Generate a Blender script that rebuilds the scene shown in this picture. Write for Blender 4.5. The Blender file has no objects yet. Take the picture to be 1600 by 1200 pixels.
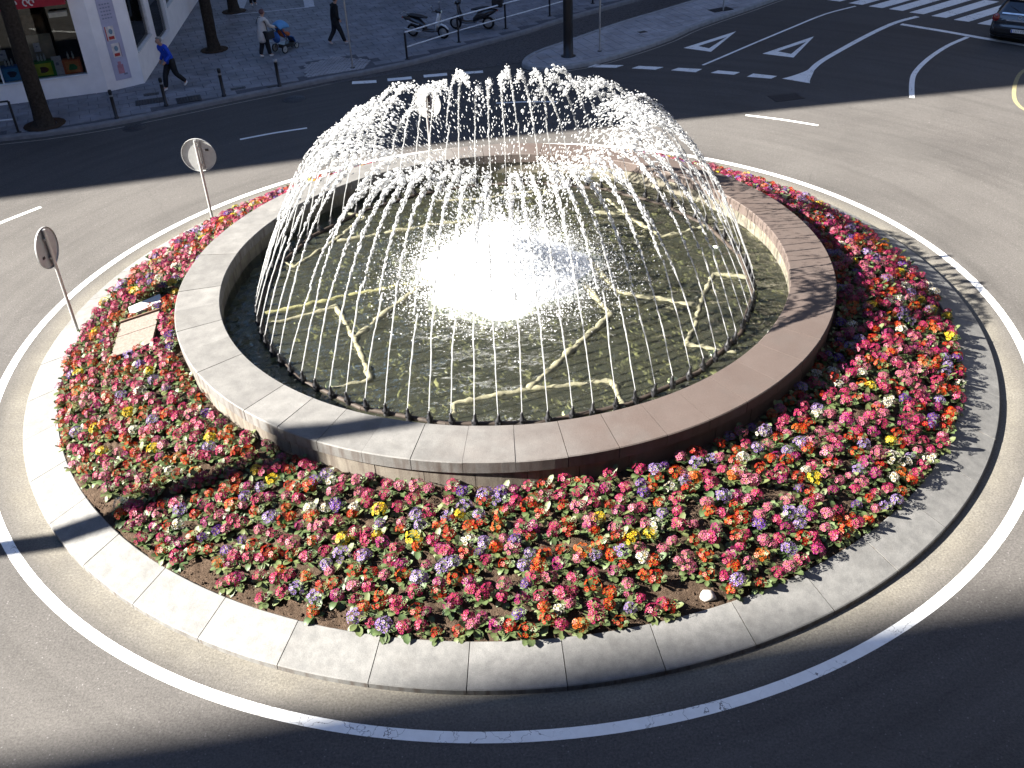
import bpy, bmesh, math, random
import numpy as np
from mathutils import Vector, Matrix
R=math.radians; PI=math.pi
rng=np.random.default_rng(7); rnd=random.Random(5)
sc=bpy.context.scene
COL=sc.collection
# ---------------------------------------------------------------- camera, sky, sun, exposure
cam=bpy.data.cameras.new('camera'); cob=bpy.data.objects.new('camera',cam); COL.objects.link(cob)
cam.sensor_width=36; cam.lens=1550.134/1600*36; cam.clip_start=.1; cam.clip_end=2000
TH,RO,YAW=0.600259444,-0.0506041009,0.00232858034
F=Vector((math.sin(YAW)*math.cos(TH),math.cos(YAW)*math.cos(TH),-math.sin(TH)))
R0=Vector((math.cos(YAW),-math.sin(YAW),0)); U0=R0.cross(F)
RX=math.cos(RO)*R0+math.sin(RO)*U0; UX=-math.sin(RO)*R0+math.cos(RO)*U0
M=Matrix((RX,UX,-F)).transposed().to_4x4(); M.translation=Vector((0,-17.42257,10.4)); cob.matrix_world=M
sc.camera=cob
SUN_AZ,SUN_EL=7.5,31.0          # light travels towards this azimuth
w=bpy.data.worlds.new('World'); sc.world=w; w.use_nodes=True
nt=w.node_tree; nt.nodes.clear()
sky=nt.nodes.new('ShaderNodeTexSky'); sky.sky_type='NISHITA'; sky.sun_disc=False
sky.sun_elevation=R(SUN_EL); sky.sun_rotation=R(270-SUN_AZ); sky.altitude=100; sky.air_density=.7; sky.dust_density=.2; sky.ozone_density=4
bg=nt.nodes.new('ShaderNodeBackground'); bg.inputs['Strength'].default_value=.05
wo=nt.nodes.new('ShaderNodeOutputWorld'); nt.links.new(sky.outputs[0],bg.inputs[0]); nt.links.new(bg.outputs[0],wo.inputs[0])
sl=bpy.data.lights.new('sun','SUN'); sl.energy=5; sl.angle=R(.5); sl.color=(1,.95,.86)
so=bpy.data.objects.new('sun',sl); COL.objects.link(so)
dv=Vector((math.cos(R(SUN_AZ))*math.cos(R(SUN_EL)),math.sin(R(SUN_AZ))*math.cos(R(SUN_EL)),-math.sin(R(SUN_EL))))
so.rotation_euler=dv.to_track_quat('-Z','Y').to_euler(); so.location=(-40,-10,60)
sc.view_settings.view_transform='Standard'; sc.view_settings.look='None'; sc.view_settings.gamma=1; sc.view_settings.use_curve_mapping=False
sc.view_settings.exposure=3.0
sc.cycles.diffuse_bounces=8; sc.cycles.transparent_max_bounces=24; sc.cycles.max_bounces=16

# ---------------------------------------------------------------- helpers
def tag(o,label=None,cat=None,group=None,kind=None):
    if label: o['label']=label
    if cat: o['category']=cat
    if group: o['group']=group
    if kind: o['kind']=kind
    return o
def empty(name,loc=(0,0,0),rz=0,label=None,cat=None,group=None):
    o=bpy.data.objects.new(name,None); COL.objects.link(o); o.location=loc; o.rotation_euler=(0,0,rz); o.empty_display_size=.1
    return tag(o,label,cat,group)
def link(name,me,parent=None,loc=None,rz=None):
    o=bpy.data.objects.new(name,me); COL.objects.link(o); o.parent=parent
    if loc is not None: o.location=loc
    if rz is not None: o.rotation_euler=(0,0,rz)
    return o
class MB:
    def __init__(s): s.v=[];s.f=[];s.m=[];s.sm=[]
    def add(s,vs,fs,m=0,smooth=False):
        b=len(s.v); s.v+= [tuple(v) for v in vs]
        for f in fs: s.f.append(tuple(i+b for i in f)); s.m.append(m); s.sm.append(smooth)
        return s
    def box(s,c,d,m=0,rz=0,rot=None):
        x,y,z=[a/2 for a in d]; vs=[(sx*x,sy*y,sz*z) for sz in(-1,1) for sx,sy in((-1,-1),(1,-1),(1,1),(-1,1))]
        mt=rot.to_matrix() if rot is not None else Matrix.Rotation(rz,3,'Z')
        vs=[mt@Vector(v)+Vector(c) for v in vs]
        return s.add(vs,[(3,2,1,0),(4,5,6,7),(0,1,5,4),(1,2,6,5),(2,3,7,6),(3,0,4,7)],m)
    def tube(s,pts,rad,n=8,m=0,cap=True,smooth=True):
        pts=[Vector(p) for p in pts]; k=len(pts)
        if not hasattr(rad,'__len__'): rad=[rad]*k
        vs=[];ref=None
        for i,p in enumerate(pts):
            d=(pts[min(i+1,k-1)]-pts[max(i-1,0)]).normalized()
            if ref is None: ref=Vector((0,0,1)) if abs(d.z)<.9 else Vector((1,0,0))
            a=d.cross(ref).normalized(); b=a.cross(d).normalized(); ref=b
            for j in range(n):
                t=2*PI*j/n; vs.append(p+(a*math.cos(t)+b*math.sin(t))*rad[i])
        fs=[(i*n+j,i*n+(j+1)%n,(i+1)*n+(j+1)%n,(i+1)*n+j) for i in range(k-1) for j in range(n)]
        s.add(vs,fs,m,smooth)
        if cap:
            s.add(vs[:n],[tuple(range(n))[::-1]],m); s.add(vs[-n:],[tuple(range(n))],m)
        return s
    def lathe(s,prof,n=16,m=0,c=(0,0,0),smooth=True):
        k=len(prof); vs=[(c[0]+r*math.cos(2*PI*j/n),c[1]+r*math.sin(2*PI*j/n),c[2]+z) for r,z in prof for j in range(n)]
        fs=[(i*n+j,i*n+(j+1)%n,(i+1)*n+(j+1)%n,(i+1)*n+j) for i in range(k-1) for j in range(n)]
        s.add(vs,fs,m,smooth)
        return s
    def prism(s,poly,z0,z1,m=0,ms=None):
        n=len(poly); a=sum(poly[i][0]*poly[(i+1)%n][1]-poly[(i+1)%n][0]*poly[i][1] for i in range(n))
        if a<0: poly=poly[::-1]
        vs=[(x,y,z0) for x,y in poly]+[(x,y,z1) for x,y in poly]
        s.add(vs,[tuple(range(n,2*n)),tuple(range(n))[::-1]],m)
        s.add(vs,[(i,(i+1)%n,n+(i+1)%n,n+i) for i in range(n)],m if ms is None else ms)
        return s
    def sheet(s,poly,z,m=0):
        n=len(poly); a=sum(poly[i][0]*poly[(i+1)%n][1]-poly[(i+1)%n][0]*poly[i][1] for i in range(n))
        if a<0: poly=poly[::-1]
        return s.add([(x,y,z) for x,y in poly],[tuple(range(n))],m)
    def ball(s,c,r,m=0,seg=10,rings=7):
        c=Vector(c); r=r if hasattr(r,'__len__') else (r,r,r)
        vs=[(c.x,c.y,c.z-r[2])]
        for i in range(1,rings):
            ph=-PI/2+PI*i/rings
            for j in range(seg):
                t=2*PI*j/seg; vs.append((c.x+r[0]*math.cos(ph)*math.cos(t),c.y+r[1]*math.cos(ph)*math.sin(t),c.z+r[2]*math.sin(ph)))
        vs.append((c.x,c.y,c.z+r[2])); fs=[(0,1+(j+1)%seg,1+j) for j in range(seg)]
        for i in range(rings-2):
            for j in range(seg): fs.append((1+i*seg+j,1+i*seg+(j+1)%seg,1+(i+1)*seg+(j+1)%seg,1+(i+1)*seg+j))
        l=len(vs)-1; b=1+(rings-2)*seg; fs+=[(b+j,b+(j+1)%seg,l) for j in range(seg)]
        return s.add(vs,fs,m,True)
    def mesh(s,name,mats):
        me=bpy.data.meshes.new(name); me.from_pydata(s.v,[],s.f)
        for m in (mats if isinstance(mats,(list,tuple)) else [mats]): me.materials.append(m)
        me.polygons.foreach_set('material_index',s.m); me.polygons.foreach_set('use_smooth',s.sm); me.update()
        return me
    def build(s,name,mats,parent=None,loc=None,rz=None): return link(name,s.mesh(name,mats),parent,loc,rz)
def np_mesh(name,V,T,mat,col=None,smooth=True):
    V=np.asarray(V,np.float32); T=np.asarray(T,np.int32)
    me=bpy.data.meshes.new(name); me.vertices.add(len(V)); me.vertices.foreach_set('co',V.ravel())
    me.loops.add(T.size); me.loops.foreach_set('vertex_index',T.ravel())
    me.polygons.add(len(T)); me.polygons.foreach_set('loop_start',np.arange(0,T.size,T.shape[1],dtype=np.int32))
    me.polygons.foreach_set('use_smooth',np.full(len(T),smooth))
    if col is not None:
        a=me.color_attributes.new('tint','FLOAT_COLOR','POINT'); c=np.ones((len(V),4),np.float32); c[:,:3]=col; a.data.foreach_set('color',c.ravel())
    me.materials.append(mat); me.update(calc_edges=True); me.validate(); return me
def bevel(o,wd=.01,seg=2):
    m=o.modifiers.new('bevel','BEVEL'); m.width=wd; m.segments=seg; m.limit_method='ANGLE'; m.angle_limit=R(40); return o
def curve_pts(pts,n=8):
    pts=[np.array(p,float) for p in pts]; out=[]
    for i in range(len(pts)-1):
        p0=pts[max(i-1,0)];p1=pts[i];p2=pts[i+1];p3=pts[min(i+2,len(pts)-1)]
        for k in range(n):
            t=k/n; out.append(.5*((2*p1)+(-p0+p2)*t+(2*p0-5*p1+4*p2-p3)*t*t+(-p0+3*p1-3*p2+p3)*t**3))
    out.append(pts[-1]); return out
def offset(pts,d):
    pts=[np.array(p,float)[:2] for p in pts]; out=[]
    for i,p in enumerate(pts):
        t=pts[min(i+1,len(pts)-1)]-pts[max(i-1,0)]; t/=np.linalg.norm(t)+1e-9; out.append(p+np.array([-t[1],t[0]])*d)
    return out

# ---------------------------------------------------------------- materials
class N:
    def __init__(s,name):
        s.m=bpy.data.materials.new(name); s.m.use_nodes=True; s.t=s.m.node_tree; s.t.nodes.clear()
        s.out=s.t.nodes.new('ShaderNodeOutputMaterial'); s.pos=s.t.nodes.new('ShaderNodeNewGeometry').outputs['Position']
    def n(s,ty,ins=None,**at):
        nd=s.t.nodes.new(ty)
        for k,v in at.items(): setattr(nd,k,v)
        for k,v in (ins or {}).items():
            if hasattr(v,'is_output') : s.t.links.new(v,nd.inputs[k])
            else: nd.inputs[k].default_value=v
        return nd
    def noise(s,scale,detail=4,rough=.55,vec=None): return s.n('ShaderNodeTexNoise',{'Vector':vec or s.pos,'Scale':scale,'Detail':detail,'Roughness':rough}).outputs['Fac']
    def ramp(s,fac,stops):
        nd=s.n('ShaderNodeValToRGB',{'Fac':fac}); cr=nd.color_ramp
        while len(cr.elements)<len(stops): cr.elements.new(.5)
        for e,(p,c) in zip(cr.elements,stops):
            e.position=p; e.color=(c,c,c,1) if not hasattr(c,'__len__') else (*c,1)
        return nd.outputs['Color']
    def mix(s,f,a,b,mode='MIX'):
        nd=s.n('ShaderNodeMix',data_type='RGBA',blend_type=mode)
        for i,v in ((0,f),(6,a),(7,b)):
            if hasattr(v,'is_output'): s.t.links.new(v,nd.inputs[i])
            else: nd.inputs[i].default_value=v if i==0 else ((v,v,v,1) if not hasattr(v,'__len__') else (*v[:3],1))
        return nd.outputs[2]
    def math(s,op,a,b=0.,clamp=False):
        nd=s.n('ShaderNodeMath',operation=op,use_clamp=clamp)
        for i,v in ((0,a),(1,b)):
            if hasattr(v,'is_output'): s.t.links.new(v,nd.inputs[i])
            else: nd.inputs[i].default_value=v
        return nd.outputs[0]
    def bump(s,h,st=.3,d=.02): return s.n('ShaderNodeBump',{'Height':h,'Strength':st,'Distance':d}).outputs[0]
    def bsdf(s,col,rough=.7,spec=.3,normal=None,metal=0.,coat=0.,extra=None):
        ins={'Base Color':col if hasattr(col,'is_output') else (*col,1),'Roughness':rough,'Specular IOR Level':spec,'Metallic':metal,'Coat Weight':coat}
        if normal is not None: ins['Normal']=normal
        ins.update(extra or {})
        return s.n('ShaderNodeBsdfPrincipled',ins).outputs[0]
    def done(s,sh): s.t.links.new(sh,s.out.inputs[0]); return s.m
def plain(name,c,rough=.6,spec=.4,metal=0,var=.18,scale=9,coat=0,bump=0):
    n=N(name); f=n.ramp(n.noise(scale,5),[(.3,1-var),(.7,1+var)])
    return n.done(n.bsdf(n.mix(1.,c,f,'MULTIPLY'),rough,spec,n.bump(n.noise(scale*6,3),bump,.01) if bump else None,metal,coat))

def asphalt_mat():
    n=N('asphalt')
    sx=n.n('ShaderNodeSeparateXYZ',{'Vector':n.pos})
    r=n.math('SQRT',n.math('ADD',n.math('MULTIPLY',sx.outputs[0],sx.outputs[0]),n.math('MULTIPLY',sx.outputs[1],sx.outputs[1])))
    big=n.noise(.45,7,.62); base=n.ramp(big,[(.25,(.050,.0465,.0438)),(.5,(.063,.0585,.055)),(.78,(.074,.069,.065))])
    grain=n.ramp(n.noise(30,4,.75),[(.28,.55),(.5,1.),(.74,1.5)]); base=n.mix(1.,base,grain,'MULTIPLY')
    base=n.mix(1.,base,n.ramp(n.noise(9,4,.7),[(.3,.9),(.7,1.1)]),'MULTIPLY')
    vo=n.n('ShaderNodeTexVoronoi',{'Vector':n.pos,'Scale':17.},feature='F1'); 
    chips=n.math('MULTIPLY',n.ramp(vo.outputs['Distance'],[(.10,1.),(.22,0.)]),n.ramp(n.n('ShaderNodeSeparateColor',{'Color':vo.outputs['Color']}).outputs[0],[(.72,0.),(.95,1.)]))
    base=n.mix(n.math('MULTIPLY',chips,.6),base,(.20,.195,.19))
    an=n.math('ARCTAN2',sx.outputs[1],n.math('MULTIPLY',sx.outputs[0],-1.))
    pv=n.n('ShaderNodeCombineXYZ',{0:n.math('MULTIPLY',r,2.6),1:n.math('MULTIPLY',an,1.6),2:0.}).outputs[0]
    base=n.mix(1.,base,n.ramp(n.noise(1.,5,.6,pv),[(.32,.84),(.5,1.),(.7,1.10)]),'MULTIPLY')
    drk=n.math('MULTIPLY',n.ramp(n.noise(3.,3,.6,pv),[(.63,0.),(.70,1.)]),n.ramp(n.noise(.18,2),[(.48,0.),(.6,1.)])); base=n.mix(n.math('MULTIPLY',drk,.35),base,(.03,.028,.027))
    # polished wheel tracks round the island
    rr=n.math('ADD',r,n.math('MULTIPLY',n.noise(.5,3),.5))
    tr=n.ramp(n.math('MULTIPLY',rr,.05),[(.53,0.),(.57,1.),(.62,.2),(.66,1.),(.70,0.)])
    base=n.mix(n.math('MULTIPLY',tr,.16),base,(.092,.086,.080))
    for px,py,w_,h_,a_ in ((-11.,-5.,1.6,.8,.4),(11.5,8.0,2.2,.9,-.5),(14.5,5.,1.2,1.2,.3)):
        cx=n.math('SUBTRACT',sx.outputs[0],px); cy=n.math('SUBTRACT',sx.outputs[1],py); ca_,sa_=math.cos(a_),math.sin(a_)
        u=n.math('ABSOLUTE',n.math('ADD',n.math('MULTIPLY',cx,ca_),n.math('MULTIPLY',cy,sa_))); v=n.math('ABSOLUTE',n.math('SUBTRACT',n.math('MULTIPLY',cy,ca_),n.math('MULTIPLY',cx,sa_)))
        m_=n.math('MULTIPLY',n.math('LESS_THAN',u,w_),n.math('LESS_THAN',v,h_)); base=n.mix(n.math('MULTIPLY',m_,.16),base,(.04,.038,.036))
    # fine cracks
    ck=n.n('ShaderNodeTexVoronoi',{'Vector':n.n('ShaderNodeVectorMath',{0:n.pos,1:n.n('ShaderNodeTexNoise',{'Vector':n.pos,'Scale':.8,'Detail':5.}).outputs['Color']},operation='ADD').outputs[0],'Scale':.28},feature='DISTANCE_TO_EDGE')
    cm=n.math('MULTIPLY',n.ramp(ck.outputs['Distance'],[(.0015,1.),(.005,0.)]),n.ramp(n.noise(.25,3),[(.5,0.),(.62,1.)]))
    base=n.mix(n.math('MULTIPLY',cm,.28),base,(.03,.028,.027))
    # washed-out sand collected in the gutter round the kerb
    g=n.ramp(n.math('MULTIPLY',r,.1),[(.90,1.),(.945,.8),(.975,.12),(1.0,0.)])
    gn=n.ramp(n.noise(1.3,5,.65),[(.3,.5),(.62,1.)])
    sand=n.mix(n.noise(2.2,4),(.120,.107,.083),(.168,.157,.133))
    base=n.mix(n.math('MULTIPLY',n.math('MULTIPLY',g,gn),.8),base,n.mix(1.,sand,grain,'MULTIPLY'))
    return n.done(n.bsdf(base,n.ramp(big,[(.3,.75),(.7,.9)]),.25,n.bump(n.noise(70,3,.7),.5,.012)))
def paint_mat():
    n=N('road paint'); sx=n.noise(7,6,.65); c=n.mix(n.ramp(sx,[(.35,0.),(.75,.35)]),(.70,.70,.68),(.44,.43,.41))
    vo=n.n('ShaderNodeTexVoronoi',{'Vector':n.n('ShaderNodeVectorMath',{0:n.pos,1:n.n('ShaderNodeTexNoise',{'Vector':n.pos,'Scale':3.,'Detail':4.}).outputs['Color']},operation='ADD').outputs[0],'Scale':2.1},feature='DISTANCE_TO_EDGE')
    crack=n.math('MULTIPLY',n.ramp(vo.outputs['Distance'],[(.006,1.),(.016,0.)]),n.ramp(n.noise(1.1,3),[(.42,0.),(.55,1.)]))
    c=n.mix(n.math('MULTIPLY',crack,.85),c,(.08,.075,.07))
    return n.done(n.bsdf(c,.6,.3,n.bump(n.noise(60,3),.3,.01)))
def stone_mat(name,c1,c2,scale=5,wet=False,rough=.72):
    n=N(name); f=n.noise(scale,7,.62); c=n.mix(n.ramp(f,[(.3,0.),(.7,1.)]),c1,c2)
    c=n.mix(1.,c,n.ramp(n.noise(80,3,.7),[(.25,.8),(.75,1.2)]),'MULTIPLY')
    # each stone its own shade
    oi=n.n('ShaderNodeObjectInfo').outputs['Random']; c=n.mix(1.,c,n.ramp(oi,[(0.,.88),(1.,1.1)]),'MULTIPLY')
    ro=rough
    if wet:
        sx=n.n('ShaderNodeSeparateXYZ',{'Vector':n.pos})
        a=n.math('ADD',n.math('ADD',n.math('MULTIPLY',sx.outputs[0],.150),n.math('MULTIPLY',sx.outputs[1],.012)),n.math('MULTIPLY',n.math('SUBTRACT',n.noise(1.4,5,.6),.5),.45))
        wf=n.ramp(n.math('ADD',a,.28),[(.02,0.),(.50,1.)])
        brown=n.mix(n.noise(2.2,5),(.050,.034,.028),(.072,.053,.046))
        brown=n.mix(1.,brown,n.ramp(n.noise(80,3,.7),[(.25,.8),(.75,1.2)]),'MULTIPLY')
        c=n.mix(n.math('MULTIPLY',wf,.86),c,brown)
        # lime specks
        sp=n.math('MULTIPLY',n.ramp(n.noise(22,5,.75),[(.64,0.),(.75,1.)]),.35); c=n.mix(sp,c,(.15,.14,.135))
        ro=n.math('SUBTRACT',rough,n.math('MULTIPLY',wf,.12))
    bl=n.math('MULTIPLY',n.ramp(n.noise(1.7,6,.7),[(.52,0.),(.72,1.)]),.30); c=n.mix(bl,c,(.05,.046,.042))
    # vertical drip stains on side faces
    sz=n.n('ShaderNodeVectorMath',{0:n.pos,1:(9.,9.,.9)},operation='MULTIPLY').outputs[0]
    nz=n.n('ShaderNodeSeparateXYZ',{'Vector':n.n('ShaderNodeNewGeometry').outputs['Normal']}).outputs[2]
    st=n.math('MULTIPLY',n.ramp(n.noise(1.,4,vec=sz),[(.46,0.),(.66,1.)]),n.ramp(nz,[(.3,.8),(.7,0.)]))
    c=n.mix(st,c,(.055,.042,.035))
    return n.done(n.bsdf(c,ro,.3,n.bump(n.noise(45,5,.65),.25,.012)))
def soil_mat():
    n=N('soil'); c=n.ramp(n.noise(14,7,.7),[(.25,(.025,.016,.010)),(.55,(.062,.042,.029)),(.8,(.11,.080,.058))])
    return n.done(n.bsdf(c,.95,.1,n.bump(n.noise(38,6,.75),1.,.05)))
def tint_mat(name,rough=.5,transl=.25,spec=.3):
    n=N(name); a=n.n('ShaderNodeAttribute',attribute_name='tint').outputs['Color']
    a=n.mix(1.,a,n.ramp(n.noise(60,2),[(.3,.85),(.7,1.15)]),'MULTIPLY')
    b=n.bsdf(a,rough,spec); t=n.n('ShaderNodeBsdfTranslucent',{'Color':a}).outputs[0]
    return n.done(n.n('ShaderNodeMixShader',{0:transl,1:b,2:t}).outputs[0])
def water_mat():
    n=N('pool water')
    st=n.n('ShaderNodeVectorMath',{0:n.pos,1:(1.,1.,1.)},operation='MULTIPLY').outputs[0]
    h=n.math('ADD',n.noise(2.3,3,.5,st),n.math('MULTIPLY',n.noise(8,2),.22))
    nm=n.bump(h,.8,.20)
    fr=n.n('ShaderNodeFresnel',{'IOR':1.33,'Normal':nm}).outputs[0]
    tr=n.n('ShaderNodeBsdfTransparent',{'Color':(.80,.82,.64,1)}).outputs[0]
    mud=n.n('ShaderNodeBsdfDiffuse',{'Color':(.082,.084,.058,1)}).outputs[0]
    body=n.n('ShaderNodeMixShader',{0:.17,1:tr,2:mud}).outputs[0]
    gl=n.n('ShaderNodeBsdfGlossy',{'Color':(1,1,1,1),'Roughness':.04,'Normal':nm}).outputs[0]
    return n.done(n.n('ShaderNodeMixShader',{0:fr,1:body,2:gl}).outputs[0])
def spray_mat(name,clear,alb,tl=.5):
    n=N(name); c=(alb,alb*1.01,alb*1.02,1); d=n.n('ShaderNodeBsdfDiffuse',{'Color':c}).outputs[0]; t=n.n('ShaderNodeBsdfTranslucent',{'Color':c}).outputs[0]
    m=n.n('ShaderNodeMixShader',{0:tl,1:d,2:t}).outputs[0]; g=n.n('ShaderNodeBsdfGlossy',{'Roughness':.15}).outputs[0]
    m=n.n('ShaderNodeMixShader',{0:.08,1:m,2:g}).outputs[0]; tr=n.n('ShaderNodeBsdfTransparent',{'Color':(1,1,1,1)}).outputs[0]
    return n.done(n.n('ShaderNodeMixShader',{0:clear,1:m,2:tr}).outputs[0])
def pavement_mat(name,c1,c2):
    n=N(name); c=n.mix(n.ramp(n.noise(.9,6,.65),[(.3,0.),(.7,1.)]),c1,c2)
    v=n.n('ShaderNodeTexVoronoi',{'Vector':n.pos,'Scale':2.4},feature='F1').outputs['Color']
    c=n.mix(1.,c,n.ramp(n.n('ShaderNodeSeparateColor',{'Color':v}).outputs[0],[(0.,.85),(1.,1.12)]),'MULTIPLY')
    return n.done(n.bsdf(c,.75,.3,n.bump(n.noise(50,4),.3,.01)))
def cobble_mat():
    n=N('cobbled street'); v=n.n('ShaderNodeTexVoronoi',{'Vector':n.pos,'Scale':7.},feature='DISTANCE_TO_EDGE').outputs['Distance']
    j=n.ramp(v,[(.02,0.),(.10,1.)]); c=n.mix(n.noise(.7,5),(.045,.043,.045),(.10,.095,.095)); c=n.mix(j,(.02,.02,.02),c)
    return n.done(n.bsdf(c,.55,.4,n.bump(j,.6,.02)))
def glass_mat():
    n=N('window glass'); fr=n.n('ShaderNodeFresnel',{'IOR':1.45}).outputs[0]
    t=n.n('ShaderNodeBsdfTransparent',{'Color':(.85,.88,.88,1)}).outputs[0]; g=n.n('ShaderNodeBsdfGlossy',{'Roughness':.02}).outputs[0]
    return n.done(n.n('ShaderNodeMixShader',{0:fr,1:t,2:g}).outputs[0])

A=asphalt_mat(); PAINT=paint_mat(); SOIL=soil_mat(); WATER=water_mat(); SPRAY=spray_mat('white foam',0.,.92); JET=spray_mat('jet water',.33,.56); DROP=spray_mat('spray drops',.55,.95,.68); PLANT=tint_mat('primrose')
COPE=stone_mat('coping granite',(.085,.082,.079),(.126,.122,.116),4,wet=True); WALL=stone_mat('wall stone',(.115,.098,.080),(.155,.138,.115),4,wet=True)
KERB=stone_mat('kerb granite',(.090,.089,.087),(.140,.137,.132),6); INNER=stone_mat('basin plaster',(.07,.066,.05),(.15,.14,.105),3)
PAV=pavement_mat('pavement slabs',(.12,.125,.14),(.21,.215,.235)); PAVB=plain('pavement joints',(.085,.087,.098),.9,.1)
ISL=pavement_mat('island paving',(.22,.22,.23),(.31,.31,.325)); PKERB=plain('street kerb granite',(.17,.17,.175),.8,.2,scale=5); GUT=plain('gutter line',(.26,.24,.21),.8,.2)
COB=cobble_mat(); GLASS=glass_mat()
BLACK=plain('black paint',(.012,.012,.014),.45,.4); IRON=plain('cast iron',(.025,.025,.028),.6,.4,bump=.3); STEEL=plain('galvanised steel',(.38,.38,.375),.42,.5,.6,.1)
DARKSTRIP=plain('dark sign channel',(.07,.05,.05),.5,.4); SIGNBACK=plain('sign back',(.33,.335,.33),.5,.4,.3,.08); RUBBER=plain('rubber',(.015,.015,.015),.8,.2)
WHITE=plain('white render',(.80,.77,.76),.8,.2,var=.05,scale=3); RAILW=plain('pale rail',(.55,.57,.6),.35,.5,.3)
BARK=plain('bark',(.035,.028,.022),.95,.1,var=.4,scale=14,bump=.8)

# ---------------------------------------------------------------- pool and island dimensions
RL0,RL1=9.775,9.941; RKO,RKI=9.226,8.581; RCO,RCI=6.235,5.442; HC=1.453; ZW=.975; ZF=.74
def bedz(r):
    t=np.clip((r-6.2)/(8.581-6.2),0,1.02); return .245+.66*(1-t**1.55)
def ring(mb,r0,r1,z,n=160,m=0,a0=0,a1=2*PI):
    vs=[];k=n+1
    for i in range(k):
        t=a0+(a1-a0)*i/n; vs+=[(r0*math.cos(t),r0*math.sin(t),z),(r1*math.cos(t),r1*math.sin(t),z)]
    return mb.add(vs,[(2*i,2*i+1,2*i+3,2*i+2) for i in range(n)],m)

# ---------------------------------------------------------------- ground, road and markings
road=MB().sheet([(-300,-300),(300,-300),(300,300),(-300,300)],0).build('road',A); tag(road,kind='structure')
ring(MB(),RL0,RL1,.004,220).build('edge_line',PAINT,road)
def strip(pts,wd,name,z=.004,mat=PAINT,parent=road):
    w0=wd if hasattr(wd,'__len__') else [wd]*len(pts)
    a=[offset(pts,w0[i]/2)[i] for i in range(len(pts))]; b=[offset(pts,-w0[i]/2)[i] for i in range(len(pts))]
    mb=MB(); mb.add([(*p,z) for p in a]+[(*p,z) for p in b],[(len(a)+i,len(a)+i+1,i+1,i) for i in range(len(a)-1)])
    return mb.build(name,mat,parent)
for q in ([(-4.83,16.25),(-3.99,16.25),(-4.03,16.55),(-4.85,16.55)],[(-3.62,16.36),(-2.80,16.46),(-2.84,16.76),(-3.66,16.66)],[(-2.40,16.56),(-1.60,16.66),(-1.62,16.96),(-2.43,16.86)],[(-1.18,16.70),(-.37,16.76),(-.38,17.02),(-1.2,16.96)],
          [(3.22,16.79),(3.51,17.04),(4.48,16.8),(4.17,16.56)],[(4.69,16.4),(4.97,16.64),(5.78,16.36),(5.46,16.12)],[(5.96,15.97),(6.25,16.2),(7.01,15.93),(6.73,15.62)],[(7.2,15.47),(7.5,15.7),(8.16,15.38),(7.92,15.15)],[(8.28,14.88),(8.56,15.18),(9.25,14.79),(9.0,14.56)]):
    MB().sheet(q,.004).build('give_way_dash',PAINT,road)
for o,i in (([(6.82,18.46),(9.09,20.23),(7.68,17.83)],[(7.37,18.60),(8.62,19.58),(7.69,18.25)]),([(9.37,17.3),(11.67,19.06),(10.29,16.68)],[(9.95,17.48),(11.23,18.46),(10.32,17.10)])):
    MB().add([(*p,.004) for p in o+i],[(0,2,5,3),(2,1,4,5),(1,0,3,4)][::1]).build('give_way_triangle',PAINT,road)
strip(curve_pts([(7.11,16.35),(8.27,17.49),(9.43,18.64),(11.29,20.44),(12.94,21.98),(14.4,22.9)],4),.1,'lane_line')
tk=curve_pts([(16.14,20.96),(15.1,20.33),(13.71,19.02),(11.98,17.15),(10.97,15.97),(10.34,15.0),(9.71,14.21)],4)
strip(tk,[.2+.95*max(0,(i-19)/5)**1.2*.8 for i in range(len(tk))],'lane_line')
strip([(15.19,20.05),(16.24,18.97),(17.22,17.86),(19.6,15.3)],.24,'stop_line')
strip(curve_pts([(16.83,18.02),(15.74,17.09),(14.58,15.78),(13.66,14.46),(13.17,13.41),(12.68,12.06)],4),.16,'lane_line')
zd=np.array([.86,.02]); 
zl=[(13.61,24.07),(14.28,23.4),(14.87,22.77),(15.47,22.22),(16.05,21.60),(16.65,20.95),(17.23,20.28),(17.84,19.62),(18.45,18.97),(19.05,18.3),(19.65,17.6)]
for x,y in zl:
    d=np.array([.93,.62]); d/=np.linalg.norm(d); c=np.array([x,y]); e=np.array([.42,-.36])
    MB().sheet([tuple(c),tuple(c+e),tuple(c+e+d*3.4),tuple(c+d*3.4)],.004).build('zebra_stripe',PAINT,road)
YEL=plain('worn yellow paint',(.20,.175,.095),.7,.2)
strip(curve_pts([(18.2,15.0),(17.03,14.09),(16.36,13.15),(15.79,12.05),(15.48,11.21),(15.46,10.45),(15.9,9.5)],4),.12,'yellow_line',mat=YEL)
def arc_line(a,b,wd=.11): strip(curve_pts([a,((a[0]+b[0])/2*1.004,(a[1]+b[1])/2*1.004),b],4),wd,'lane_dash')
arc_line((7.43,11.31),(9.27,10.16)); arc_line((-7.69,11.45),(-5.78,12.15)); arc_line((-13.6,5.1),(-12.1,7.15),.13); arc_line((.02,13.55),(1.93,13.38),.1)
def manhole(name,x,y,r,parent=road,z=.003,mat=IRON,rz=0,rect=None):
    mb=MB()
    if rect:
        w_,h_=rect; mb.box((0,0,z+.003),(w_,h_,.01),0,0); k=int(w_/.09)
        for i in range(k):
            for j in range(int(h_/.09)): mb.box((-w_/2+.05+i*.09,-h_/2+.05+j*.09,z+.010),(.045,.045,.006),0)
    else:
        mb.lathe([(r,z-.002),(r,z+.006),(r*.9,z+.006),(r*.88,z+.002),(r*.84,z+.002),(r*.82,z+.008),(0.001,z+.008)],24)
        for i in range(-3,4):
            for j in range(-3,4):
                if i*i+j*j<10: mb.box((i*r*.22,j*r*.22,z+.010),(r*.12,r*.12,.006))
    o=mb.build(name,mat,parent,(x,y,0),rz); return o
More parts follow.
